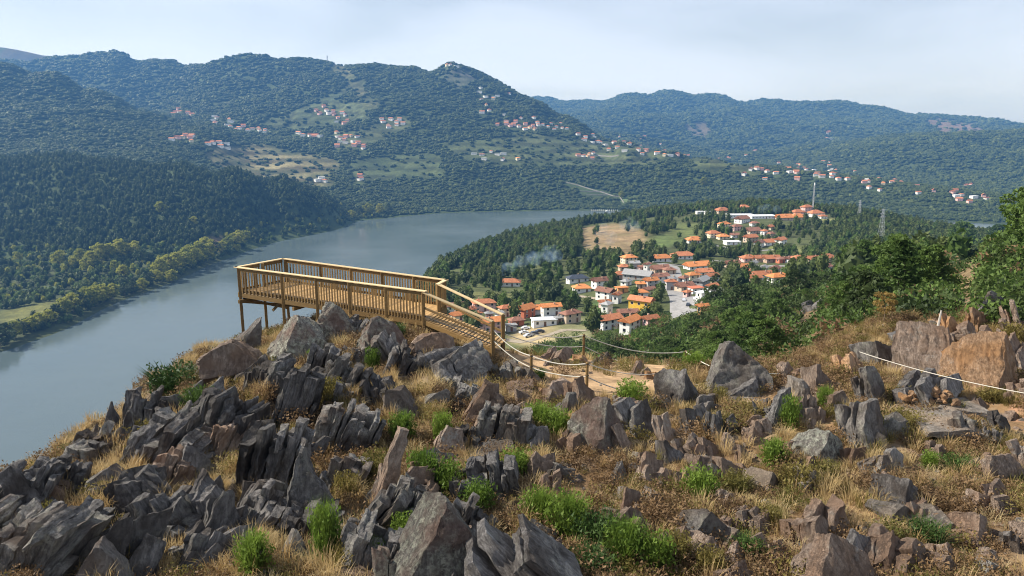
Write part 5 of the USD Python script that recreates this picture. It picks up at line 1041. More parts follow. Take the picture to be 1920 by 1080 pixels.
# more roofs of the village between those
MORE = [((1165, 505, 1262, 545), 9, 'small house squeezed in by the grey hall, in the village core'), ((1282, 512, 1345, 562), 7, 'small house in the tight group right of the village road'), ((1385, 500, 1470, 530), 6, 'small house on the lower lane above the pines'), ((1345, 400, 1450, 462), 9, 'small house on the lanes of the upper village'), ((1120, 560, 1165, 600), 3, 'little outbuilding among gardens left of the yellow house'), ((860, 575, 1050, 612), 5, 'little outbuilding among the houses by the ramp')]
BOX = [(x, y, w * (2 if w == 44 and x == 1203 else 1)) for x, y, w in ((h_[0], h_[1], h_[2]) for h_ in HOUSES)]
for (x0, y0, x1, y1), n, lab in MORE:
    for i in range(n):
        for _ in range(30):
            bx, by = rh.uniform(x0, x1), rh.uniform(y0, y1); wp = rh.uniform(12, 20)
            if all(abs(bx - u) > (w_ + wp) * 0.42 or abs(by - v) > 11 for u, v, w_ in BOX): break
        else: continue
        BOX.append((bx, by, wp)); p = gp(bx, by, dmin=180, dmax=1300); k = (p[1] * cp - (p[2] - CAMZ) * sp) / FOC; w = wp * k; d = w * 0.7
        t = thing('house', p + (0, d * 0.4, 0.2), math.radians(rh.uniform(0, 60)), label=lab, cat='house', group=lab.replace('small house', 'small houses', 1).replace('outbuilding', 'outbuildings'))
        house_parts(path_of(t), w, d, rh.choice([2.7, 3.0, 5.0]), rh.choice(['gable', 'hip', 'gable']), rh.choice([W_, W_, C_, T_, G_, K_]), rh.choice([c_, o_, n_, o_, c_, gs]), 1, rh)
        NO_TREES.append((p[0], p[1] + d * 0.4, max(w, d) * 0.55)); NO_TREES.extend([(p[0] - p[0] / p[1] * q, p[1] + d * .4 - q, w * 0.4) for q in (7, 13, 19)])
# roads, as sheets a little above the ground
nmat('worn_asphalt', [(0.3, (0.17, 0.165, 0.16)), (0.7, (0.27, 0.26, 0.25))], 0.3, 0.9, coord='world')
nmat('gravel', [(0.3, (0.20, 0.165, 0.12)), (0.7, (0.32, 0.27, 0.20))], 0.4, 0.95, coord='world')
nmat('stone_wall', [(0.3, (0.16, 0.15, 0.14)), (0.7, (0.30, 0.285, 0.265))], 0.5, 0.95, coord='world')
def smooth_path(pix, dmin, dmax, n=14):
    P_ = np.array([gp(a, b, dmin=dmin, dmax=dmax) for a, b in pix]); seg = np.r_[0, np.cumsum(np.linalg.norm(np.diff(P_, axis=0), axis=1))]
    t = np.linspace(0, seg[-1], max(n, int(seg[-1] / 9))); return np.c_[np.interp(t, seg, P_[:, 0]), np.interp(t, seg, P_[:, 1])]
def strip(name, pix, width, m, dmin, dmax, lift=0.12, **t):
    q = smooth_path(pix, dmin, dmax); tg_ = np.gradient(q, axis=0); tg_ /= np.linalg.norm(tg_, axis=1, keepdims=True); nn = np.c_[-tg_[:, 1], tg_[:, 0]]
    rows = [q + nn * width * s for s in (-0.5, -0.17, 0.17, 0.5)]; V = []
    for r_ in rows: V.append(np.c_[r_, hz(r_[:, 0], r_[:, 1]) + lift])
    V = np.stack(V, 1); n = len(q); i, j = np.meshgrid(np.arange(n - 1), np.arange(3), indexing='ij'); a_ = (i * 4 + j).ravel()
    for x, y in q: NO_TREES.extend([(x * (1 - e / y), y - e, width * 0.5 + 2.0) for e in (0, 9, 18)])
    return obj(name, (V.reshape(-1, 3), np.vstack([np.c_[a_, a_ + 4, a_ + 5], np.c_[a_, a_ + 5, a_ + 1]])), m, smooth=True, **t)
strip('road', [(1284, 590), (1272, 560), (1262, 535), (1266, 515), (1262, 500), (1240, 494)], 9.0, 'worn_asphalt', 200, 900, kind='structure', label='pale village road')
strip('road', [(1272, 556), (1300, 560), (1322, 566)], 9.0, 'worn_asphalt', 200, 900, 0.16, kind='structure', label='side road and forecourt in the village')
strip('lane', [(945, 636), (985, 642), (1030, 628), (1060, 618), (1100, 620)], 4.2, 'gravel', 200, 600, kind='structure', label='gravel lane by the parking yard')
strip('lane', [(1240, 494), (1290, 500), (1340, 488), (1400, 498), (1500, 498)], 5.0, 'worn_asphalt', 300, 1000, kind='structure', label='lane along the terracotta row')
strip('lane', [(1120, 560), (1090, 556), (1062, 552)], 4.0, 'gravel', 250, 900, kind='structure', label='drive to the white bungalow')
strip('lane', [(1340, 460), (1370, 466), (1410, 470), (1450, 468)], 5.0, 'worn_asphalt', 400, 1200, kind='structure', label='lane below the white chapel')
# cars
def carpaint(n, c): look(n, {'p': ('principled_bsdf', dict(base_color=c, roughness=0.25, coat_weight=0.5))}, [])
carpaint('white_paint', (0.75, 0.75, 0.75)); carpaint('silver_paint', (0.45, 0.46, 0.48)); carpaint('dark_paint', (0.03, 0.035, 0.045)); carpaint('red_paint', (0.40, 0.03, 0.03))
look('tyre_rubber', {'p': ('principled_bsdf', dict(base_color=(0.02, 0.02, 0.02), roughness=0.8))}, [])
def car(px, py, yaw, paint, lab, dmin=200, dmax=700):
    p = gp(px, py, dmin=dmin, dmax=dmax); t = thing('parked_car', p + (0, 0, 0.2), math.radians(yaw), label=lab, cat='car'); P = path_of(t)
    prof = [(-2.1, .35), (-2.1, .75), (-1.95, .9), (-1.3, .95), (-.75, 1.45), (.75, 1.48), (1.5, 1.0), (2.1, .92), (2.15, .4)]
    V = [(x, s * (0.85 if z < 1.1 else 0.68), z) for s in (-1, 1) for x, z in prof]; n = len(prof)
    Fc = [(i, (i + 1) % n, (i + 1) % n + n) for i in range(n)] + [(i, (i + 1) % n + n, i + n) for i in range(n)] + [(0, i + 1, i) for i in range(1, n - 1)] + [(n, n + i, n + i + 1) for i in range(1, n - 1)]
    obj('body', (np.array(V), np.array(Fc)), paint, P, smooth=30)
    for s in (-1, 1): obj('side_window', quad_box(-.7, .95, s * .72 - .06, s * .72 + .06, 1.02, 1.36), 'dark_glass', P)
    for x in (-1.3, 1.35):
        for s in (-1, 1):
            m = trimesh.creation.cylinder(0.32, 0.22, sections=12); m.apply_transform(trimesh.transformations.rotation_matrix(math.pi / 2, [1, 0, 0])); m.apply_translation([x, s * 0.8, 0.32]); obj('wheel', (m.vertices, m.faces), 'tyre_rubber', P)
for q in [(982, 626, 20, 'white_paint', 'white car parked at the left of the yard'), (990, 632, 35, 'silver_paint', 'silver car beside the white one in the yard'), (1000, 628, 30, 'dark_paint', 'dark car in the middle of the parking yard'), (1012, 624, 15, 'dark_paint', 'dark car at the right of the parking yard'), (985, 618, 10, 'white_paint', 'white car close to the flat-roofed shed'),
          (1282, 565, 80, 'silver_paint', 'silver car on the village road'), (1290, 574, 70, 'dark_paint', 'dark car at the lower end of the village road'), (1308, 562, 10, 'white_paint', 'white car on the forecourt'), (1316, 566, 20, 'dark_paint', 'dark car at the right of the forecourt'), (1312, 546, 30, 'red_paint', 'red car below the red canopy')]: car(*q)

# ---------------------------------------------------------------- hamlets on the far slopes
def far_house(name, w, d, h, kind, wall, roof, seed):
    P = klass(name); r = np.random.default_rng(seed); used.clear() if False else None
    house_parts(P, w, d, h, kind, wall, roof, max(1, int(h / 2.9)), r, True, False); return P
FH = [far_house('far_house_a', 13, 9, 5.8, 'hip', W_, c_, 1), far_house('far_house_b', 15, 9, 5.6, 'gable', W_, c_, 2), far_house('far_house_c', 12, 9, 5.8, 'hip', C_, n_, 3), far_house('far_house_d', 14, 8, 3.4, 'gable', W_, o_, 4), far_house('far_house_e', 18, 10, 6.0, 'flat', W_, ws, 5), far_house('far_house_f', 14, 10, 5.8, 'gable', K_, c_, 6)]
HAM = [(322, 208, 362, 217, 9, 'tan house in the line under the left saddle of the big hill', 5), (398, 226, 440, 240, 9, 'pale house in the cluster at the left foot of the big hill', 4), (440, 240, 500, 247, 9, 'white house in the hamlet right of the left foot cluster', 0), (322, 254, 368, 264, 7, 'red-roofed house in the small hamlet on the left wooded spur', 5),
       (388, 266, 430, 274, 6, 'white house in the short row above the tan terraces', 1), (592, 205, 652, 222, 13, 'house in the high hamlet below the hill track', 5), (620, 252, 684, 272, 15, 'house in the dense hamlet in the middle of the big hill foot', 5), (556, 250, 605, 258, 6, 'house in the thin row left of the dense hamlet', 1),
       (712, 226, 758, 236, 9, 'white house in the hamlet below the cleared strip', 1), (884, 178, 972, 216, 12, 'house strung up the right shoulder of the big hill', 4), (932, 228, 1000, 240, 12, 'pink house in the hamlet on the right shoulder', 5), (1000, 228, 1064, 250, 13, 'white house in the hamlet low on the right shoulder', 0),
       (1082, 256, 1130, 266, 8, 'house at the start of the ridge village', 1), (1132, 268, 1242, 288, 26, 'white house in the ridge village above the river bend', 1), (1242, 288, 1300, 296, 8, 'white house on the thin part of the ridge village', 1), (1345, 296, 1372, 303, 3, 'lone white house on the spur crest', 1), (1392, 310, 1560, 331, 32, 'house in the long row on the spur crest', 1),
       (1555, 327, 1690, 348, 22, 'red-roofed house in the right part of the spur row', 0), (1700, 350, 1872, 370, 15, 'house at the far right low end of the spur', 5), (866, 288, 980, 299, 8, 'isolated house in the fields above the river bend', 4), (1076, 286, 1112, 296, 6, 'house in the small pale group over the river bend', 2), (590, 333, 612, 342, 3, 'white house beside the lowest tan terrace', 4), (672, 333, 690, 338, 2, 'pale house right of the tan terraces', 1),
       (1530, 243, 1556, 262, 5, 'tiny pale house on the distant right ridge', 1), (838, 122, 858, 126, 3, 'small building on the summit of the big hill', 5)]
rf_ = np.random.default_rng(41); FARPOS = []
for hi_, (x0, y0, x1, y1, n, lab, bias) in enumerate(HAM):
    for i in range(n):
        for _ in range(12):
            u = rf_.random(); px = x0 + (x1 - x0) * u; py = y0 + (y1 - y0) * (u * 0.75 + rf_.normal(0.12, 0.38)); p = gp(px, py, dmin=1500, dmax=8500)
            if all(math.hypot(p[0] - a, p[1] - b) > 17 for a, b in FARPOS): break
        FARPOS.append((p[0], p[1])); NO_TREES.append((p[0], p[1], 16.0)); NO_TREES.append((p[0] * (1 - 20 / p[1]), p[1] - 22, 13.0))
        big = 1.0 if p[1] < 4200 else 1.8
        copy_of(FH[bias if rf_.random() < 0.5 else rf_.integers(0, 6)], 'hamlet_house', p, rf_.uniform(-0.5, 1.2), big * rf_.uniform(0.85, 1.15), label=lab, cat='house', group=lab.replace('house', 'houses', 1))
# ---------------------------------------------------------------- masts, pylons, poles
look('galvanised', {'p': ('principled_bsdf', dict(base_color=(0.50, 0.51, 0.52), metallic=0.3, roughness=0.5))}, [])
def lattice(P, h, w0, w1, r, name='lattice', levels=8):
    ms = []; cs = lambda t: [(sx * (w0 + (w1 - w0) * t) / 2, sy * (w0 + (w1 - w0) * t) / 2, h * t) for sx, sy in ((-1, -1), (1, -1), (1, 1), (-1, 1))]
    for i in range(4): ms.append(tube([np.array(cs(0)[i]) - (0, 0, 1), cs(1)[i]], r, 4))
    for l in range(levels):
        a, b = cs(l / levels), cs((l + 1) / levels)
        for i in range(4): ms.append(tube([a[i], b[(i + 1) % 4]], r * 0.6, 3)); ms.append(tube([b[i], b[(i + 1) % 4]], r * 0.6, 3))
    obj(name, joinm(ms), 'galvanised', P)
def pylon(px, ybase, ytop, dmin, dmax, lab, arms=True):
    p = gp(px, ybase, dmin=dmin, dmax=dmax); k = (p[1] * cp - (p[2] - CAMZ) * sp) / FOC; h = (ybase - ytop) * k
    t = thing('pylon', p, 0.5, label=lab, cat='pylon'); P = path_of(t); lattice(P, h, h * 0.16, h * 0.035, max(0.10, k * 0.22))
    if arms:
        for f in (0.78, 0.88, 0.97): obj('cross_arm', joinm([tube([(-h * .14, 0, h * f), (h * .14, 0, h * f)], max(.1, k * .2), 4), tube([(-h * .14, 0, h * f), (0, 0, h * (f + .03))], max(.08, k * .15), 3), tube([(h * .14, 0, h * f), (0, 0, h * (f + .03))], max(.08, k * .15), 3)]), 'galvanised', P)
    return p
pylon(1650, 458, 392, 600, 1100, 'lattice pylon standing in the woods right of the village'); pylon(1610, 412, 376, 800, 1300, 'pale lattice pylon left behind the other one')
pylon(639, 119, 97, 2500, 5000, 'tall thin mast on the ridge of the big hill', False); pylon(614, 119, 105, 2500, 5000, 'short forked pylon left of the ridge mast')
p = gp(1523, 400, dmin=600, dmax=1300); k = p[1] / FOC; t = thing('antenna_tower', p, 0.3, label='red and white antenna tower among the pink houses', cat='antenna'); lattice(path_of(t), 57 * k, 1.6, 0.9, 0.16, levels=14)
obj('antenna_head', tube([(0, 0, 52 * k), (0, 0, 55 * k), (0, 0, 57 * k)], [0.8, 0.9, 0.5], 8), 'white_render', path_of(t))
nmat('weathered_pole', [(0.3, (0.30, 0.27, 0.23)), (0.7, (0.46, 0.43, 0.38))], 3, 0.9)
p = gp(1703, 512, dmin=60, dmax=330); k = p[1] / FOC; t = thing('utility_pole', p, 0, label='pale leaning wooden pole rising from the pines on the right', cat='pole'); H_ = 50 * k
obj('pole', tube([(0, 0, -1), (H_ * .05, 0, H_ * 0.5), (H_ * .12, 0, H_)], [.20, .18, .15], 8), 'weathered_pole', path_of(t)); obj('insulator', tube([(H_ * .12, -.15, H_), (H_ * .12, .0, H_ + .15), (H_ * .12, .15, H_)], 0.06, 5), 'white_render', path_of(t))
p = gp(1753, 640, dmin=30, dmax=120); k = p[1] / FOC; t = thing('dead_stem', p, 0, label='bare thin dead trunk standing in front of the woods', cat='trunk'); obj('stem', tube([(0, 0, -.5), (.05, 0, 30 * k), (.1, 0, 62 * k)], [.06, .05, .03], 6), 'weathered_pole', path_of(t))
# ---------------------------------------------------------------- landing at the river bend, terrace walls
def wall_strip(name, pix, hgt, th, m, dmin, dmax, **t):
    q = smooth_path(pix, dmin, dmax, 20); z = hz(q[:, 0], q[:, 1]); ms = []
    for i in range(len(q) - 1): ms.append(box_between((*q[i], z[i] + hgt / 2 - .5), (*q[i + 1], z[i + 1] + hgt / 2 - .5), th, hgt + 1))
    for x, y in q: NO_TREES.append((x, y, 8.0)); NO_TREES.append((x * (1 - 12 / y), y - 14, 8.0))
    return obj(name, joinm(ms), m, **t)
for pix, lab in [([(1060, 342), (1085, 348), (1110, 356), (1135, 363)], 'upper pale retaining wall running down to the landing'), ([(1135, 363), (1150, 368), (1162, 369), (1170, 381)], 'zigzag lower retaining wall beside the landing'), ([(1088, 359), (1110, 360), (1132, 360)], 'upper level terrace wall above the landing'), ([(1100, 366), (1120, 366), (1140, 366)], 'lower level terrace wall above the landing')]:
    wall_strip('retaining_wall', pix, 2.2, 1.4, 'stone_wall', 1700, 2600, label=lab, cat='wall')
tl = gp(1560, 320, dmin=1500, dmax=4000)
wall_strip('retaining_wall', [(1490, 318), (1530, 322), (1560, 324), (1580, 327)], 5.0, 2.0, 'stone_wall', 1500, 3500, label='grey roadside wall in the long row on the spur crest', cat='wall')
wall_strip('retaining_wall', [(1160, 292), (1120, 292), (1085, 291)], 3.5, 2.0, 'stone_wall', 1500, 3500, label='pale road wall over the river bend', cat='wall')
def shore(px):
    for py in np.arange(400, 376, -0.25):
        q = gp(px, py, dmin=1450)
        if q[2] > 0.3: r_ = 1 - 14 / q[1]; return np.array([q[0] * r_, q[1] * r_, 0.0])
a_, b_ = shore(1108), shore(1160)
t = thing('landing_stage', a_, 0, label='low landing stage with a row of white posts at the river bend', cat='pier'); P = path_of(t); v_ = b_ - a_
obj('walkway', box_between((0, 0, 0.6), v_ + (0, 0, 0.6), 4.0, 0.5), 'stone_wall', P)
for i in range(14):
    q = v_ * (i + .5) / 14; obj('mooring_post', tube([q + (0, 0, -1), q + (0, 0, 4.5), q + (0, 0, 5)], [.55, .5, .3], 6), 'white_render', P)
q = a_ * 0.42 + b_ * 0.58 - (0, 9, 0); t = thing('moored_boat', q, 0.3, label='white boat moored at the landing stage', cat='boat'); P = path_of(t)
prof = [(-6, 0.2, 1.6), (-5.5, 2.0, 1.7), (2, 2.2, 1.8), (6.5, 0.1, 2.4)]
V = [(x, s * b, z) for x, b, z in prof for s in (-1, 1)] + [(x * .9, s * b * .5, -.4) for x, b, z in prof for s in (-1, 1)]
obj('hull', trimesh.convex.convex_hull(np.array(V)), 'white_render', P); obj('cabin', quad_box(-3, 1.5, -1.3, 1.3, 1.7, 3.8), 'white_render', P); obj('cabin_window', quad_box(-2.6, 1.53, -1.33, 1.33, 2.6, 3.3), 'dark_glass', P)
# ---------------------------------------------------------------- single trees
rt = np.random.default_rng(51)
def tree(kinds, name, px, py, hpx, lab, group=None, dmin=40, dmax=1800, wide=1.0, base=8.0, cat='tree'):
    p = gp(px, py, dmin=dmin, dmax=dmax); k = (p[1] * cp - (p[2] - CAMZ) * sp) / FOC; s = hpx * k / base
    copy_of(kinds[int(rt.integers(len(kinds)))], name, p - (0, 0, .1), rt.uniform(0, 6.28), (s * wide, s * wide, s), label=lab, cat=cat, group=group); return p
tree(PINES[:1], 'pine_tree', 1936, 500, 160, 'tall pine cut by the right edge, highest tree of all', wide=0.9, dmin=45, dmax=90)
tree(PINES[1:2], 'pine_tree', 1868, 470, 50, 'rounded pine standing free left of the tall edge pine', dmin=60); tree(PINES[2:], 'pine_tree', 1795, 490, 76, 'broad pine on the skyline above the lone grey boulder', dmin=60)
tree(GOLD, 'golden_tree', 1655, 625, 66, 'small tree with golden brown leaves and pale branches', dmin=35, base=6.0); tree(PINES[:1], 'pine_tree', 1620, 540, 92, 'tall pine with two-part crown left of the leaning pole', dmin=60); tree(PINES[1:2], 'pine_tree', 1590, 540, 84, 'tall pine left beside the two-part pine', dmin=60)
VILLAGE = [(835, 470), (1380, 380), (1580, 395), (1585, 480), (1565, 508), (1490, 532), (1440, 540), (1345, 556), (1335, 585), (1255, 606), (1200, 620), (1050, 632), (940, 645), (835, 625)]
near_n = 0; tries = 0; TP = []
CLEAR = [[(1775, 478), (1860, 470), (1850, 570), (1800, 585)], [(1495, 598), (1545, 552), (1566, 560), (1515, 620), (1440, 650), (1420, 642)]]
while near_n < 205 and tries < 6000:
    tries += 1; a = rt.uniform(-0.02, 0.66); d = math.exp(rt.uniform(math.log(50), math.log(330))); x, y = d * math.sin(a), d * math.cos(a); z = float(hz(x, y)); px, py = (float(v) for v in proj(x, y, z))
    if px > 2000 or px < 985 or (px < 1200 and d < 75) or any(pip(c, np.array(px), np.array(py)) for c in CLEAR) or (px > 1880 and d < 60): continue
    s = rt.uniform(0.55, 1.0) * (0.8 if d < 90 else 0.95)
    for s in (s, s * 0.6, 0.28):
        tops = [proj(x + e, y, z + q * s) for q in (0.7, 3.5, 6.5, 8.3) for e in (-2.0 * s, 2.0 * s)]
        bad = (any(pip(VILLAGE, np.array(float(u)), np.array(float(v))) for u, v in tops[2:]) and not pip(VILLAGE, np.array(px), np.array(py))) or any(pip(c, np.array(float(u)), np.array(float(v))) for c in CLEAR for u, v in tops)
        if not bad: break
    if bad: continue
    if not clear_of(np.array([x]), np.array([y]))[0] or not seen(np.array([x]), np.array([y]), np.array([z]), 7.0, 0.004)[0]: continue
    if d > 200 and (px < 1130): continue
    if any(math.hypot(x - u, y - v) < 2.3 + d * 0.006 for u, v in TP): continue
    TP.append((x, y)); near_n += 1; kind = rt.choice(4, p=[0.34, 0.34, 0.24, 0.08]); lib = [PINES, YOUNG, CONES, DARKT][kind]
    lab = ['rounded pine in the dense wood between the rocks and the village', 'light green leafy tree in the dense wood between the rocks and the village', 'pointed young pine in the dense wood between the rocks and the village', 'dark broad tree in the dense wood between the rocks and the village'][kind]
    copy_of(lib[int(rt.integers(len(lib)))], ['pine_tree', 'leafy_tree', 'young_pine', 'dark_tree'][kind], (x, y, z - .1), rt.uniform(0, 6.28), s * np.array([1.1, 1.1, 1.0]), label=lab, cat='tree', group=['rounded pines', 'leafy trees', 'pointed young pines', 'dark broad trees'][kind] + ' of the near wood')
# yellow poplars and dark alders along the far bank
for px, py, hp, yl in [(150, 492, 26, 1), (172, 500, 30, 1), (190, 490, 34, 1), (208, 488, 32, 1), (228, 484, 36, 1), (252, 482, 30, 1), (268, 490, 22, 0), (34, 492, 20, 1), (112, 500, 30, 1), (137, 502, 20, 1), (92, 492, 18, 0), (164, 508, 26, 1), (215, 510, 22, 1), (232, 522, 26, 1), (302, 402, 24, 1), (363, 424, 18, 1), (280, 492, 20, 0), (446, 462, 30, 1), (430, 468, 26, 1), (416, 474, 22, 1),
                          (388, 488, 42, 1), (374, 494, 40, 1), (360, 498, 38, 1), (346, 504, 38, 1), (332, 508, 36, 1), (318, 512, 34, 1), (304, 520, 36, 1), (322, 530, 24, 1), (296, 530, 24, 1), (282, 536, 26, 0), (266, 545, 24, 1), (250, 550, 22, 0), (234, 556, 20, 0), (212, 562, 30, 1), (196, 566, 34, 1), (182, 572, 36, 1), (168, 576, 38, 1), (152, 582, 34, 0), (138, 586, 36, 1), (122, 592, 34, 1), (106, 600, 30, 0), (92, 608, 28, 1), (76, 614, 28, 1), (60, 622, 28, 1), (44, 628, 26, 0), (30, 634, 34, 1), (14, 644, 40, 0), (2, 652, 44, 0),
                          (400, 476, 26, 0), (462, 452, 20, 1), (478, 447, 18, 0), (690, 404, 22, 1), (712, 402, 20, 1), (676, 406, 18, 0), (1320, 350, 18, 1), (1165, 372, 14, 1), (660, 410, 16, 1), (730, 400, 16, 0)]:
    bank = px < 480 and yl
    tree(YELL if yl else DARKT, 'yellow_tree' if yl else 'dark_tree', px, py, hp, 'yellowing poplar in the riverside belt on the far bank' if bank else 'pale green tree on the slope at the river bend' if yl else 'dark round tree in the riverside belt on the far bank', 'yellowing poplars on the far bank' if bank else 'pale trees at the river bend' if yl else 'dark trees on the far bank', 500, 2600, 1.15, 9.0 if yl else 7.0)
# trees between the houses
vt = 0; tries = 0
while vt < 26 and tries < 4000:
    tries += 1; px, py = rt.uniform(850, 1580), rt.uniform(440, 620); p = gp(px, py, dmin=200, dmax=1000)
    if not clear_of(p[None, 0], p[None, 1], 2.5)[0] or field_at(p[None, 0], p[None, 1])[0]: continue
    if any(1165 < proj(p[0], p[1], p[2] + q)[0] < 1240 and 545 < proj(p[0], p[1], p[2] + q)[1] < 596 for q in (2.0, 5.0, 8.0)): continue
    vt += 1; kd = rt.random() < 0.6; lib = DARKT if kd else YOUNG
    copy_of(lib[int(rt.integers(len(lib)))], 'garden_tree', p, rt.uniform(0, 6.28), rt.uniform(0.7, 1.3), label='dark round garden tree between the village houses' if kd else 'light green garden tree between the village houses', cat='tree', group='dark garden trees of the village' if kd else 'light garden trees of the village')
# ---------------------------------------------------------------- woods: thousands of trees that read as one mass
def crown_small(seed, h, rad, n, size, cone=False):
    r = np.random.default_rng(seed); t = r.uniform(0.08, 1, n); a = r.uniform(0, 6.283, n)
    R = rad * (1.12 - t if cone else np.sqrt(np.clip(1 - (2 * t - 0.95) ** 2, 0.05, 1))) * r.uniform(0.55, 1.1, n)
    c = np.c_[R * np.cos(a), R * np.sin(a), h * (0.12 + 0.88 * t)]
    core = trimesh.creation.icosphere(1, 1.0); v = np.array(core.vertices) * (rad * 0.72, rad * 0.72, h * 0.40) * (1 + 0.5 * (meshkit.noise(np.array(core.vertices) * 2.1 + seed, 3) - 0.5))[:, None] + (0, 0, h * 0.52)
    return joinm([(v, np.array(core.faces)), leaf_tris(c, size, r)])
def lump(seed, h, rad, k=4):
    r = np.random.default_rng(seed); ms = []
    for i in range(k):
        core = trimesh.creation.icosphere(1, 1.0); V = np.array(core.vertices); hh = h * r.uniform(0.7, 1.1); rr = rad * r.uniform(0.4, 0.6); o = np.array([r.uniform(-.55, .55) * rad, r.uniform(-.55, .55) * rad, 0])
        v = V * (rr, rr, hh * 0.55) * (1 + 0.7 * (meshkit.noise(V * 2.3 + seed + i, 3) - 0.5))[:, None] + o + (0, 0, hh * 0.5); ms.append((v, np.array(core.faces)))
        ms.append(leaf_tris(o + np.c_[r.normal(0, rr * .6, 14), r.normal(0, rr * .6, 14), hh * r.uniform(.5, 1.0, 14)], rr * 0.6, r))
    return joinm(ms)
def wood_points(seed, dens, d0, d1, pxlim, keep, spacing):
    r = np.random.default_rng(seed); n = int(dens); a = r.uniform(-0.70, 0.70, n); d = np.exp(r.uniform(math.log(d0), math.log(d1), n)); x, y = d * np.sin(a), d * np.cos(a); z = hz(x, y); px, py = proj(x, y, z)
    full = n / (1.4 * math.log(d1 / d0)); p = (d / spacing(d)) ** 2 / full
    ok = (r.random(n) < p) & (z > 1.5) & (px > pxlim[0]) & (px < pxlim[1]) & seen(x, y, z, 9.0) & keep(x, y, z, px, py, d)
    x, y, z, d = x[ok], y[ok], z[ok], d[ok]; ok = np.ones(len(x), bool)
    if d0 < 100:
        for q in (3.0, 6.0, 8.5):
            u_, v_ = proj(x, y, z + q); ok &= ~(pip(VILLAGE, u_, v_) & ~pip(VILLAGE, *proj(x, y, z)))
    ok &= ~field_at(x, y) | (r.random(len(x)) < np.where(d > 1500, 0.09, 0.06)); x, y, z, d = x[ok], y[ok], z[ok], d[ok]; ok = clear_of(x, y, 1.0); return x[ok], y[ok], z[ok], d[ok], r
def wood(name, pts, protos, smin, smax, lab, grow=lambda d: 1.0, pick=None, tall=1.0):
    x, y, z, d, r = pts; s = r.uniform(smin, smax, len(x)) * grow(d)
    which = r.integers(0, len(protos), len(x)) if pick is None else pick(z, r)
    instancer(name, protos, np.c_[x, y, z - 0.5], which, r.uniform(0, 6.28, len(x)), np.c_[s, s, s * r.uniform(0.8, 1.3, len(x)) * tall], kind='stuff', label=lab); print(name, len(x))
villz = lambda x, y, z, px, py: (px > 840) & (px < 1600) & (z > 75) & (y < 1010) & (py > 402) & ~((px < 1140) & (py < 482) & (py > 300) & (px < 1090)) & ~((px > 1560) & (py > 400))
openv = lambda x, y, z, px, py: np.clip(0.20 + 1.3 * nz(x, y, 45, 3, 91), 0, 1)
rr_ = np.random.default_rng(99)
def keep_pen(x, y, z, px, py, d):
    v = villz(x, y, z, px, py); return np.where(v, rr_.random(len(x)) < openv(x, y, z, px, py), True) & ~((px < 1200) & (d < 130)) & ~((px > 1190) & (d < 330) & (d < 180)) & ((d > 230) | (px > 1150))
wood('pine_wood', wood_points(71, 160000, 60, 1650, (640, 2100), lambda x, y, z, px, py, d: keep_pen(x, y, z, px, py, d) & ((y < 1500) | (px < 1)), lambda d: np.maximum(4.6, d * 0.0056)),
     [('tree', crown_small(401, 9, 2.6, 120, 1.1), 'wood_leaves', False), ('tree', crown_small(402, 8, 2.8, 120, 1.1), 'wood_leaves', False), ('tree', crown_small(403, 8, 2.4, 120, 1.0), 'pine_needles', False), ('tree', crown_small(404, 7, 2.8, 120, 1.1), 'dark_leaves', False)], 0.7, 1.35, 'pine and eucalyptus wood covering the peninsula around the village')
wood('riverside_wood', wood_points(72, 240000, 620, 1900, (-150, 700), lambda x, y, z, px, py, d: (d < 1900) & ((z > 22) | (rr_.random(len(x)) < 0.45)), lambda d: np.maximum(5.2, d * 0.0052)),
     [('tree', crown_small(411, 10, 3.0, 80, 1.7), 'hill_leaves', False), ('tree', crown_small(412, 11, 2.9, 80, 1.6), 'hill_leaves', False), ('tree', crown_small(413, 9, 3.2, 80, 1.7), 'dark_leaves', False), ('tree', crown_small(414, 8, 3.2, 90, 1.5), 'wood_leaves', False), ('tree', crown_small(415, 7, 3.0, 90, 1.5), 'young_leaves', False), ('tree', crown_small(416, 8, 3.0, 90, 1.5), 'yellow_leaves', False)], 0.75, 1.35, 'dark wood on the first hill over the left bank', pick=lambda z, r: np.where(z < 24, r.choice([0, 2, 3, 3, 4, 4, 4, 5], len(z)), r.choice([0, 1, 0, 2, 3], len(z))))
wood('hill_wood', wood_points(73, 330000, 1700, 7600, (-150, 2080), lambda x, y, z, px, py, d: ((px > 600) | (d > 1850)), lambda d: np.maximum(8.0, d * 0.0041)),
     [('grove', lump(421, 10, 9), 'hill_leaves', False), ('grove', lump(422, 9, 9), 'hill_leaves', False), ('grove', lump(423, 11, 8), 'hill_leaves', False), ('grove', lump(424, 10, 9), 'wood_leaves', False), ('grove', lump(425, 9, 9), 'dark_leaves', False)], 0.75, 1.2, 'far-off woods covering the hills across the river', lambda d: np.clip(d / 2500, 0.78, 2.2), tall=0.62)
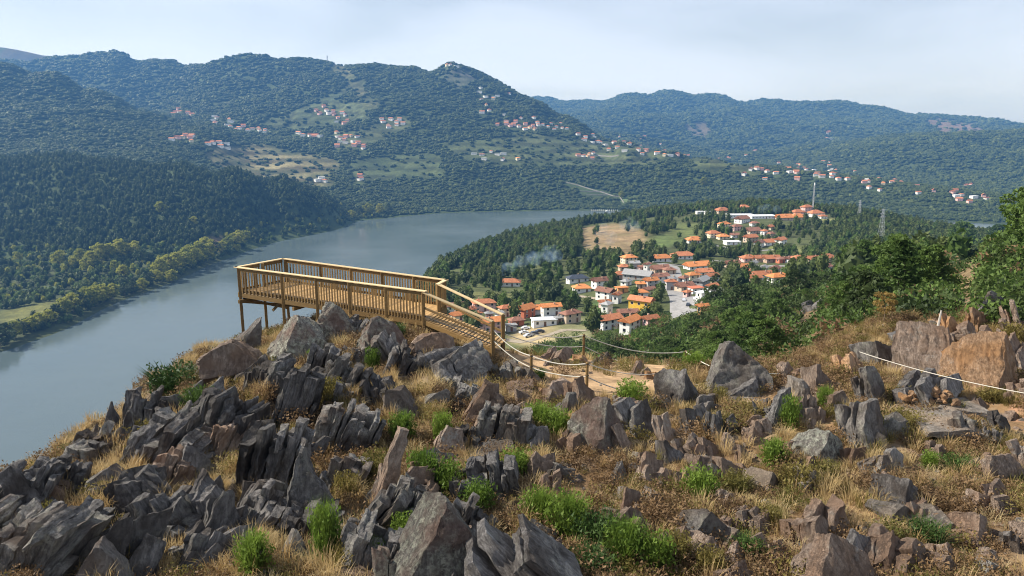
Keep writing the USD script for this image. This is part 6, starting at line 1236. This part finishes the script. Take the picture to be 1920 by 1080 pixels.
# undergrowth of the near wood
ux = np.random.default_rng(121); n = 16000; a = ux.uniform(-0.05, 0.68, n); d = np.exp(ux.uniform(math.log(36), math.log(330), n)); x, y = d * np.sin(a), d * np.cos(a); z = hz(x, y); px, py = proj(x, y, z)
ok = (px > 1000) & (px < 2050) & seen(x, y, z, 3.0) & clear_of(x, y) & ((px > 1190) | (d > 60))
for c in CLEAR:
    ok &= ~pip(c, px, py) | (ux.random(n) < 0.10)
    for q in (1.0, 2.2): u_, v_ = proj(x, y, z + q); ok &= ~pip(c, u_, v_) | (ux.random(n) < 0.15)
ok &= (ux.random(n) < np.clip(0.5 + 1.5 * nz(x, y, 14, 3, 131), 0.1, 1)); x, y, z, d = x[ok], y[ok], z[ok], d[ok]; s = ux.uniform(0.5, 1.25, len(x)) * np.clip(d / 90, 0.6, 1.6)
def shrub(seed): r = np.random.default_rng(seed); c = np.clip(r.normal(size=(170, 3)), -1.7, 1.7) * (0.75, 0.75, 0.5) + (0, 0, 0.8); return leaf_tris(c, 0.36, r)
instancer('undergrowth', [('shrub', shrub(1), 'young_leaves', False), ('shrub', shrub(2), 'pine_needles', False), ('shrub', shrub(3), 'dark_leaves', False), ('shrub', shrub(4), 'heath_leaf', False)], np.c_[x, y, z - .1], ux.choice(4, len(x), p=[.20, .36, .38, .06]), ux.uniform(0, 6.28, len(x)), np.c_[s, s, s], kind='stuff', label='green undergrowth filling the near wood')
# ---------------------------------------------------------------- smoke
def smoke(px, py, pts_, dens, lab, dmin, dmax):
    p = gp(px, py, dmin=dmin, dmax=dmax); k = p[1] / FOC; ms = []
    V = []
    for dx, dy, r in pts_:
        s = trimesh.creation.icosphere(2, 1.0); V.append((np.array(s.vertices) * (1, 0.8, 0.8) * r * k + (dx * k, 0, -dy * k), np.array(s.faces)))
    import manifold3d as m3
    M = m3.Manifold()
    for v, f in V: M += m3.Manifold(m3.Mesh(v.astype(np.float32), f.astype(np.uint32)))
    mesh = M.refine_to_length(4 * k).to_mesh(); vv = mesh.vert_properties[:, :3].astype(float)
    vv += (np.stack([meshkit.fbm(vv / (14 * k) + 5, 3, 70 + a) for a in range(3)], -1) - 0.5) * 10 * k
    nm = f'smoke_air_{px}'; look(nm, {'tc': ('texture_coordinate', {}), 'n': ('noise_texture', dict(scale=1 / (16 * k), detail=4.0, roughness=0.6)), 'mr': ('map_range', dict(from_min=0.42, from_max=0.72, to_min=0.0, to_max=dens / k, clamp=True)), 'v': ('principled_volume', dict(color=(0.42, 0.66, 1.0), anisotropy=0.1, absorption_color=(1.0, 1.0, 1.0)))}, [('tc.object', 'n.vector'), ('n.fac', 'mr.value'), ('mr.result', 'v.density')], surface=None, volume='v.volume')
    q = usdkit.mesh(stage, '/World/' + numbered('smoke'), (vv, mesh.tri_verts), LK(nm), True); UsdGeom.Xformable(q).AddTranslateOp().Set(Gf.Vec3d(*map(float, p))); tag(q, label=lab, kind='stuff')
smoke(932, 536, [(0, -2, 4), (2, -12, 6), (8, -24, 10), (22, -36, 14), (44, -46, 17), (72, -54, 20), (104, -62, 22)], 0.021, 'blue smoke rising behind the long low house', 300, 800)
smoke(1425, 404, [(-14, -6, 7), (0, -10, 9), (14, -14, 9), (32, -12, 9)], 0.03, 'thin blue smoke over the factory roof', 500, 1300)
smoke(1090, 480, [(0, -4, 12), (25, -16, 16), (50, -34, 18), (90, -60, 20), (40, -50, 16)], 0.010, 'faint drifting smoke over the brown field', 400, 1000)

# ---------------------------------------------------------------- haze
HAZE = 0.000078
look('valley_haze', {'v': ('principled_volume', dict(color=(0.17, 0.45, 0.97), density=HAZE, anisotropy=0.25, absorption_color=(1.0, 1.0, 1.0)))}, [], surface=None, volume='v.volume')
hb = trimesh.creation.box([21000, 21000, 640.0]); hb.apply_translation([0, 0, 320 - 14])
obj('haze', hb, 'valley_haze', label='thin blue haze filling the valley', kind='stuff')
